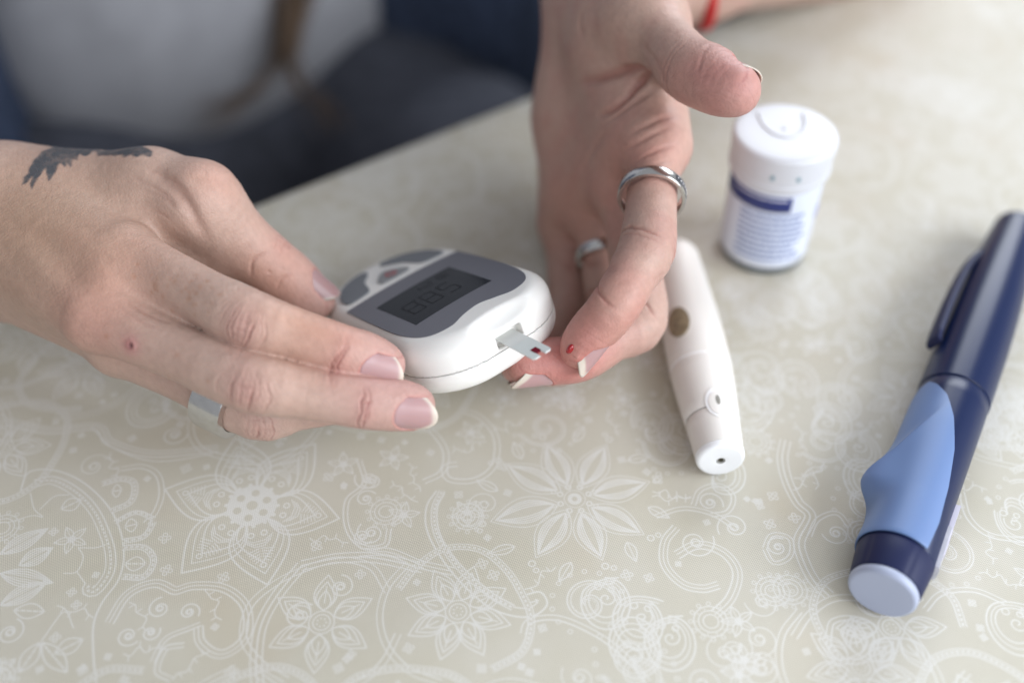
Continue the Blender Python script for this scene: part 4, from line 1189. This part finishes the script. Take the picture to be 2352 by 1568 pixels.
seg_box(6.9, 8.4, 7.5, 9.1); digit(9.8, 12.5, .95, 'abcdefg'); digit(-8.5, 3.6, .42, 'bc'); digit(-5.6, 3.6, .42, 'abcdefg'); digit(-1.4, 3.6, .42, 'abged'); digit(1.4, 3.6, .42, 'bcfg')
part('reading', Vd, Fd, M_lcdk, screen, smooth=False)
# buttons
def arc_button(sg):
    out = []
    for t in np.linspace(0, 1, 18): a = math.radians(25 + 62 * t); out.append((sg * (18.2 * math.cos(a * 1.0) * 1.0), -13.2 - 18.6 * math.sin(a) * .98 + 3.0))
    inn = []
    for t in np.linspace(0, 1, 10): a = math.radians(80 - 62 * t); inn.append((sg * (5.8 + 1.2 * math.cos(a)), -22.5 + 6.5 * (t)))
    out = [(sg * 17.6, -13.6), (sg * 17.9, -17.5), (sg * 16.0, -22.8), (sg * 12.2, -27.4), (sg * 7.6, -29.8), (sg * 3.6, -30.3), (sg * 2.6, -28.2), (sg * 4.6, -25.2), (sg * 7.2, -22.0), (sg * 8.4, -18.0), (sg * 9.8, -14.2), (sg * 13.0, -13.0)]
    return catmull(out, 5, True)
for sg in (-1, 1):
    o_ = arc_button(sg); plate('button', o_ if sg > 0 else o_[::-1], .45, 1.1, M_btn, meter, n_in=5)
pw = plate('power_button', catmull([(-4.6, -13.6), (0, -12.9), (4.6, -13.6), (5.2, -16.5), (2.6, -20.4), (0, -22.2), (-2.6, -20.4), (-5.2, -16.5)], 5, True), .45, 1.1, mat('power_rubber', (.24, .245, .25), rough=.5), meter, n_in=5)
# power mark: ring with a bar
Vp, Fp = [], []
for i in range(22):
    a = math.radians(-240 + 300 * i / 21)
    for r in (1.35, 1.95): Vp.append((r * math.cos(a), -16.9 + r * math.sin(a), .50))
Fp = [(2*i, 2*i+1, 2*i+3, 2*i+2) for i in range(21)]
k = len(Vp); Vp += [(-.3, -16.9, .50), (.3, -16.9, .50), (.3, -14.6, .50), (-.3, -14.6, .50)]; Fp.append((k, k+1, k+2, k+3))
part('power_mark', Vp, Fp, M_pink, pw, smooth=False)
# test strip in the slot
sc_ = np.array([.8, 0, 0])
tl = math.radians(7); sy = mv * math.cos(tl) - mn * math.sin(tl); sn = mn * math.cos(tl) + mv * math.sin(tl)
strip = frame_obj('test_strip', 'pale grey test strip sticking out of the meter, dark red blood in its notch', 'test strip', MO - mu * .6 + mv * 40.0 + mn * -8.0, mu, sy, sn)
def slab(poly, z0, z1, name, m, parent):
    n = len(poly); V = [(x, y, z1) for x, y in poly] + [(x, y, z0) for x, y in poly]
    F = [tuple(range(n)), tuple(range(2*n-1, n-1, -1))] + [(j, n+j, n+(j+1) % n, (j+1) % n) for j in range(n)]
    return part(name, V, F, m, parent, smooth=False)
SW, SL = 3.05, 16.2
slab([(-SW, -4), (SW, -4), (SW, SL - .6), (SW - .6, SL), (.85, SL), (.75, SL - 2.0), (.4, SL - 2.9), (-.4, SL - 2.9), (-.75, SL - 2.0), (-.85, SL), (-SW + .6, SL), (-SW, SL - .6)][::-1][::-1], -.3, .0, 'strip_base', M_strip, strip)
slab([(-SW + .01, 6.6), (SW - .01, 6.6), (SW - .01, SL - .7), (SW - .6, SL - .08), (.95, SL - .08), (.85, SL - 2.0), (.45, SL - 3.0), (-.45, SL - 3.0), (-.85, SL - 2.0), (-.95, SL - .08), (-SW + .6, SL - .08), (-SW + .01, SL - .7)], .0, .12, 'top_film', M_strip2, strip)
slab([(-.95, SL - 4.3), (.95, SL - 4.3), (1.0, SL - 2.2), (.6, SL - 1.7), (-.6, SL - 1.7), (-1.0, SL - 2.2)], -.2, .16, 'blood', mat('dark_blood', (.16, .004, .014), rough=.15, coat=.4), strip)

# ------------------------------------------------------------------ turned shapes
def lathe(prof, seg=72, mod=None):
    """prof: (s, r) along +Y of the local frame; returns V, F"""
    V = []; F = []
    for s, r in prof:
        for j in range(seg):
            t = 2 * math.pi * j / seg; rr_ = r if mod is None else mod(s, r, t)
            V.append((rr_ * math.cos(t), s, rr_ * math.sin(t)))
    n = len(prof)
    F = [(i*seg+j, (i+1)*seg+j, (i+1)*seg+(j+1) % seg, i*seg+(j+1) % seg) for i in range(n-1) for j in range(seg)]
    return V, np.array(F)[:, ::-1]
def lathe_part(name, prof, m, parent, seg=72, mod=None, sharp=40): V, F = lathe(prof, seg, mod); return part(name, V, F, m, parent, sharp=sharp)
def axis_frame(name, label, cat, px0, px1, z0, z1, L):
    a = onz(*px0, z0); b = onz(*px1, z1); Y = nrm(b - a); Z = nrm(np.array([0, 0, 1.]) - Y * Y[2]); X = np.cross(Y, Z)
    return frame_obj(name, label, cat, a, X, Y, Z), np.linalg.norm(b - a)
def rounded(s0, r0, s1, r1, k=6):      # quarter-round from (s0, r0) to (s1, r1)
    return [(s0 + (s1 - s0) * (1 - math.cos(t)), r0 + (r1 - r0) * math.sin(t)) for t in np.linspace(0, math.pi / 2, k)]
# lancing device
lan, LL = axis_frame('lancing_device', 'white finger-pricking pen lying on the cloth beside the hand', 'lancing device', (1655, 1055), (1548, 572), 7.4, 8.6, 0)
M_lan = mat('ivory_plastic', (.74, .71, .665), rough=.42, spec=.5, sss=.04, sss_s=.001, bump=.000006, bscale=3000)
sq = lambda s, r, t: r * (1 + .035 * math.cos(2 * t) * min(1, max(0, (s - 6) / 20)))
lathe_part('end_cap', [(-.3, .9), (-.45, 1.3), (-.5, 3), (-.5, 5.8)] + rounded(-.5, 5.9, .7, 7.0, 5) + [(1.6, 7.05), (1.7, 6.6)], mat('bright_white_plastic', (.84, .85, .86), rough=.35), lan)
lathe_part('lancet_opening', [(.9, .02), (.8, .6), (-.30, .95), (-.47, 1.15), (-.44, 1.3)], mat('opening_shade', (.10, .09, .06), rough=.6), lan)
LP = [(0, 7.0), (1.65, 7.0), (6, 7.35), (13.5, 7.9), (24, 8.7), (33, 9.2), (45, 9.3), (58, 9.0), (70, 8.3), (90, 7.2)]
lpr = lambda s: float(np.interp(s, [p[0] for p in LP], [p[1] for p in LP]))
def span(a, b, n=6): return [(s, lpr(s)) for s in np.linspace(a, b, n)]
lathe_part('nose_cap', [(1.65, 6.75)] + span(1.9, 13.2) + [(13.5, 7.7)], M_lan, lan, mod=sq)
lathe_part('seam_ring', [(13.4, 7.6), (14.0, 7.6)], mat('seam_grey', (.28, .27, .26), rough=.6), lan, mod=sq)
lathe_part('barrel', [(13.8, 7.7)] + span(14.1, 33.6) + [(34, lpr(34) - .1)], M_lan, lan, mod=sq)
tot = LL + 2
re = lpr(tot - 8)
lathe_part('body', [(34.1, lpr(34) - .1)] + span(34.4, tot - 8, 10)[:-1] + [(tot - 8 + 8 * math.sin(t), re * math.cos(t)) for t in np.linspace(.0, math.pi / 2 - .01, 10)], M_lan, lan, mod=sq)
def curved_patch(name, s0, s1, a0, a1, rfun, th, m, parent, ns=14, na=14, shape=None, uv=False):
    """patch on a turned surface: s along, a angle from +Z towards +X, optional mask shape(su, av)->(s, a)"""
    V = []; F = []
    for k in (0, 1):
        for i in range(ns + 1):
            for j in range(na + 1):
                u, v = i / ns, j / na
                if shape: s, a = shape(u, v)
                else: s, a = s0 + (s1 - s0) * u, a0 + (a1 - a0) * v
                r = rfun(s, a) + (th if k == 0 else -.4); V.append((r * math.sin(a), s, r * math.cos(a)))
    n1 = (ns + 1) * (na + 1)
    for i in range(ns):
        for j in range(na):
            q = i * (na + 1) + j; F.append((q, q + 1, q + na + 2, q + na + 1)); F.append((n1 + q, n1 + q + na + 1, n1 + q + na + 2, n1 + q + 1))
    rim = list(range(na + 1)) + [i * (na + 1) + na for i in range(1, ns + 1)] + [ns * (na + 1) + j for j in range(na - 1, -1, -1)] + [i * (na + 1) for i in range(ns - 1, 0, -1)]
    F += [(a_, a_ + n1, b_ + n1, b_) for a_, b_ in zip(rim, rim[1:] + rim[:1])]
    return part(name, V, F, m, parent, sharp=50)
def oval(sc, ac, hs, ha):
    def f(u, v):
        x, y = 2 * u - 1, 2 * v - 1; X = x * math.sqrt(max(0, 1 - y * y / 2)); Y = y * math.sqrt(max(0, 1 - x * x / 2)); return sc + hs * X, ac + ha * Y
    return f
lr_ = lambda s, a: lpr(s) * (1 + .035 * math.cos(2 * (math.pi / 2 - a)) * min(1, max(0, (s - 6) / 20)))
curved_patch('release_button', 0, 0, 0, 0, lr_, .35, mat('brown_button', (.24, .19, .12), rough=.4, noise=.3, nscale=500), lan, shape=oval(48.5, -.66, 6.2, .40))
curved_patch('joint_ring', 33.8, 34.4, -1.5, 1.5, lr_, .10, mat('white_ring', (.88, .88, .88), rough=.4), lan)
curved_patch('latch_tab', 0, 0, 0, 0, lr_, .38, M_lan, lan, shape=oval(14.4, .10, 4.2, .34))
curved_patch('latch_rim', 0, 0, 0, 0, lr_, .2, mat('white_rim', (.9, .9, .9), rough=.4), lan, shape=oval(14.7, .10, 5.2, .46))
curved_patch('latch_mark', 0, 0, 0, 0, lr_, .44, mat('mark_grey', (.22, .21, .18), rough=.5), lan, shape=oval(15.4, .10, 1.7, .08))

# ------------------------------------------------------------------ insulin pen
pen, PL = axis_frame('insulin_pen', 'dark blue insulin pen with light blue grip lying near the right edge', 'insulin pen', (2026, 1361), (2338, 512), 9.4, 9.0, 0)
M_navy = mat('navy_plastic', (.0035, .012, .056), rough=.32, spec=.38, bump=.000006, bscale=3500)
M_navy2 = mat('navy_plastic_satin', (.006, .011, .055), rough=.5, spec=.35)
M_lb = mat('light_blue_rubber', (.135, .215, .41), rough=.42, spec=.45, sss=.05, sss_s=.001, bump=.000008, bscale=3000)
M_cap = mat('pale_blue_plastic', (.38, .42, .54), rough=.4)
M_clear = mat('clear_window', (.62, .62, .68), rough=.12, spec=.6, coat=.5, noise=.1, nscale=200)
lathe_part('dose_button', [(-.6, .05), (-.7, 4), (-.6, 7.6)] + rounded(-.6, 7.7, .6, 8.8, 6) + [(1.4, 8.85), (1.9, 8.6), (2.0, 7.9)], M_cap, pen)
flute = lambda s, r, t: r - .35 * max(0, math.cos(5 * t + .6)) ** 14 * max(0, 1 - abs(s - 6) / 5.5)
lathe_part('dose_collar', [(1.9, 8.2), (2.1, 8.9), (3, 9.1), (7, 9.5), (11.2, 9.9), (12.0, 9.7)], M_navy2, pen, 144, flute)
br = [(12.0, 9.7), (12.4, 9.9), (30, 9.8), (50, 10.0), (70, 10.2), (74.9, 10.2), (75.3, 9.9)]
lathe_part('barrel', br, M_navy, pen)
lathe_part('cap', [(75.4, 9.9), (75.8, 10.4), (100, 10.5), (120, 10.2), (140, 9.4), (155, 8.4), (PL - 5, 7.4)] + [(PL - 5 + 5 * math.sin(t), 7.4 * math.cos(t) ** .8) for t in np.linspace(.1, 1.5, 8)] + [(PL, .02)], M_navy, pen)
def grip_r(s, a):
    base = float(np.interp(s, [p[0] for p in br], [p[1] for p in br]))
    # wing that juts out on the left, sharp ridge sweeping up over the top
    wing = 4.0 * math.exp(-((s - 31.5) / (4.6 if s < 31.5 else 11)) ** 2) * math.exp(-((a + 1.45) / .50) ** 2)
    rid_a = -1.40 + (s - 31.5) * .042
    ridge = 1.25 * math.exp(-abs(a - rid_a) / (.30 if a > rid_a else .16)) * math.exp(-((s - 40) / 15) ** 2)
    hollow = -.6 * math.exp(-((s - 21) / 6) ** 2) * math.exp(-((a + 1.3) / .5) ** 2)
    tip = 1 - max(0, (s - 55) / 17) ** 2 * .6
    return base + .75 * tip + wing + ridge + hollow
def grip_shape(u, v):
    s = 12.1 + 60.2 * u
    a1 = float(np.interp(s, [12, 22, 34, 47, 58, 66, 70.5, 72.3], [.62, .70, .62, .42, .12, -.22, -.60, -.86]))
    a0 = float(np.interp(s, [12, 44, 58, 66, 70.5, 72.3], [-2.3, -2.2, -1.9, -1.6, -1.2, -.9]))
    return s, a0 + (a1 - a0) * v
curved_patch('grip', 0, 0, 0, 0, grip_r, 0, M_lb, pen, 90, 60, grip_shape)
# clip on the left of the cap
Vk, Fk = [], []
cl = [(146, 6.6), (144.5, 9.0), (139, 11.2), (128, 13.0), (112, 13.8), (98, 13.8), (92, 13.6), (90.5, 12.8)]
cc_ = catmull([(s, r) for s, r in cl], 6)
ang = -1.12
for s, r in cc_:
    t = (s - 90) / 56; hw = 2.9 - 1.0 * t; 
    for dx, dr in ((-hw, -.8), (-hw, .3), (-hw * .6, .95), (hw * .6, .95), (hw, .3), (hw, -.8)):
        R_ = r + dr - 1; Vk.append((R_ * math.sin(ang) + dx * math.cos(ang), s, R_ * math.cos(ang) - dx * math.sin(ang)))
n_ = len(cc_)
Fk = [(i*6+j, i*6+(j+1) % 6, (i+1)*6+(j+1) % 6, (i+1)*6+j) for i in range(n_-1) for j in range(6)] + [(0, 5, 4, 3, 2, 1), tuple((n_-1)*6 + j for j in range(6))]
part('clip', Vk, Fk, M_navy2, pen, sharp=60)
br_f = lambda s, a: float(np.interp(s, [p[0] for p in br], [p[1] for p in br]))
curved_patch('scale_window', 12.5, 27, 1.32, 1.85, lambda s, a: br_f(s, a), 1.1, M_clear, pen)
curved_patch('label_tab', 18, 36, 1.42, 1.9, lambda s, a: br_f(s, a), 1.3, mat('lilac_label', (.60, .58, .68), rough=.35), pen)

# ------------------------------------------------------------------ test strip vial
vb = onz(1749, 570, 0); VH = 49.5
vial = empty('strip_vial', 'white lidded test strip vial with a dark blue bar on its label', 'vial', tuple(vb / 1000))
def up(V, F): V = np.array(V); return V[:, [0, 2, 1]] * np.array([1, 1, 1]), np.asarray(F)[:, ::-1]
def vpart(name, prof, m, seg=80, sharp=40):
    V, F = lathe(prof, seg); V, F = up(V, F); return part(name, V, F, m, vial, sharp=sharp)
M_vw = mat('vial_white', (.60, .61, .64), rough=.35, spec=.5)
M_lab = mat('label_paper', (.64, .68, .78), rough=.4, noise=.03, nscale=90)
vpart('vial_base', [(0, .02), (0, 13.6)] + [(.3, 14.3), (1.2, 14.7), (3.2, 14.8)], mat('base_grey', (.09, .11, .12), rough=.4))
vpart('vial_body', [(3.1, 14.6), (3.3, 14.8), (35.5, 15.3), (36, 15.2), (36, 14)], M_vw)
vpart('label', [(4.2, 14.85), (4.3, 15.02), (34.6, 15.5), (34.7, 15.3)], M_lab)
vpart('lid', [(36.0, 15), (36.1, 16.2), (36.6, 16.7), (38.4, 16.8), (38.6, 16.4), (47.6, 17.0)] + [(47.6 + 1.6 * math.sin(t), 17.0 - 1.4 * (1 - math.cos(t))) for t in np.linspace(.2, math.pi / 2, 6)] + [(49.3, 13), (49.35, 6), (49.35, .02)], M_vw)
vr = lambda s, a: float(np.interp(s, [4.3, 34.6], [15.02, 15.5]))
def vpatch(name, s0, s1, a0, a1, th, m, parent=vial, rf=vr, shape=None, ns=4, na=24):
    """a measured from the side facing the camera (-Y), positive to the right"""
    V = []; F = []
    for k in (0, 1):
        for i in range(ns + 1):
            for j in range(na + 1):
                s, a = (shape(i / ns, j / na) if shape else (s0 + (s1 - s0) * i / ns, a0 + (a1 - a0) * j / na))
                r = rf(s, a) + (th if k == 0 else -.2); V.append((r * math.sin(a), -r * math.cos(a), s))
    n1 = (ns + 1) * (na + 1)
    for i in range(ns):
        for j in range(na):
            q = i * (na + 1) + j; F.append((q, q + 1, q + na + 2, q + na + 1))
    rim = list(range(na + 1)) + [i * (na + 1) + na for i in range(1, ns + 1)] + [ns * (na + 1) + j for j in range(na - 1, -1, -1)] + [i * (na + 1) for i in range(ns - 1, 0, -1)]
    F += [(a_, a_ + n1, b_ + n1, b_) for a_, b_ in zip(rim, rim[1:] + rim[:1])]
    return part(name, V, F, m, parent)
vrot = .25
vpatch('blue_bar', 27.8, 33.9, -1.62, .16, .06, mat('bar_blue', (.020, .030, .15), rough=.4))
M_txt = mat('label_print', (.15, .21, .42), rough=.5)
M_txw = mat('label_print_white', (.75, .77, .88), rough=.5)
R9 = random.Random(3)
Vt, Ft = [], []
def dash(s, a, w, h, th=.09):
    k = len(Vt)
    for ss in (s - h / 2, s + h / 2):
        for aa in (a, a + w * .5, a + w): r = vr(ss, aa) + th; Vt.append((r * math.sin(aa), -r * math.cos(aa), ss))
    Ft.extend([(k, k+1, k+4, k+3), (k+1, k+2, k+5, k+4)])
for row in range(9):
    s = 26.0 - row * 2.3; a = -.95 + R9.uniform(0, .05)
    end = R9.uniform(.35, .62)
    while a < end:
        w = R9.uniform(.05, .16); dash(s, a, w, 1.05); a += w + R9.uniform(.014, .03)
part('label_text', Vt, Ft, M_txt, vial, smooth=False)['kind'] = 'stuff'
Vt, Ft = [], []
for row, s in enumerate((32.6,)):
    a = -1.2
    while a < .05: w = R9.uniform(.03, .09); dash(s, a, w, .6, .13); a += w + .02
part('bar_text', Vt, Ft, M_txw, vial, smooth=False)['kind'] = 'stuff'
vpatch('corner_mark', 20, 25.5, .98, 1.18, .07, mat('mark_lilac', (.30, .33, .62), rough=.5))
lidr = lambda s, a: 16.3 + (s - 36.6) * .7 / 11
for a in (-.36, .14): vpatch('lid_notch', 0, 0, 0, 0, .08, mat('notch_teal', (.22, .33, .38), rough=.5), rf=lidr, shape=(lambda a: (lambda u, v: (oval(42.0, a, 1.0, .045)(u, v))))(a), ns=8, na=8)
# embossed tongue on the lid: a U-shaped ridge
Vu = catmull([(-7.5, 9.8, 49.4), (-6.8, 3.0, 49.4), (-4.2, -2.0, 49.4), (0, -3.8, 49.4), (4.2, -2.0, 49.4), (6.8, 3.0, 49.4), (7.5, 9.8, 49.4)], 6)
o = tube('lid_ridge', Vu, .5, M_vw, None); o.parent = vial
blob('lid_dimple', (0, 1.2, 49.2), (1.3, 1.3, .5), M_vw, None).parent = vial
print('objects', round(time.time() - T0, 1))
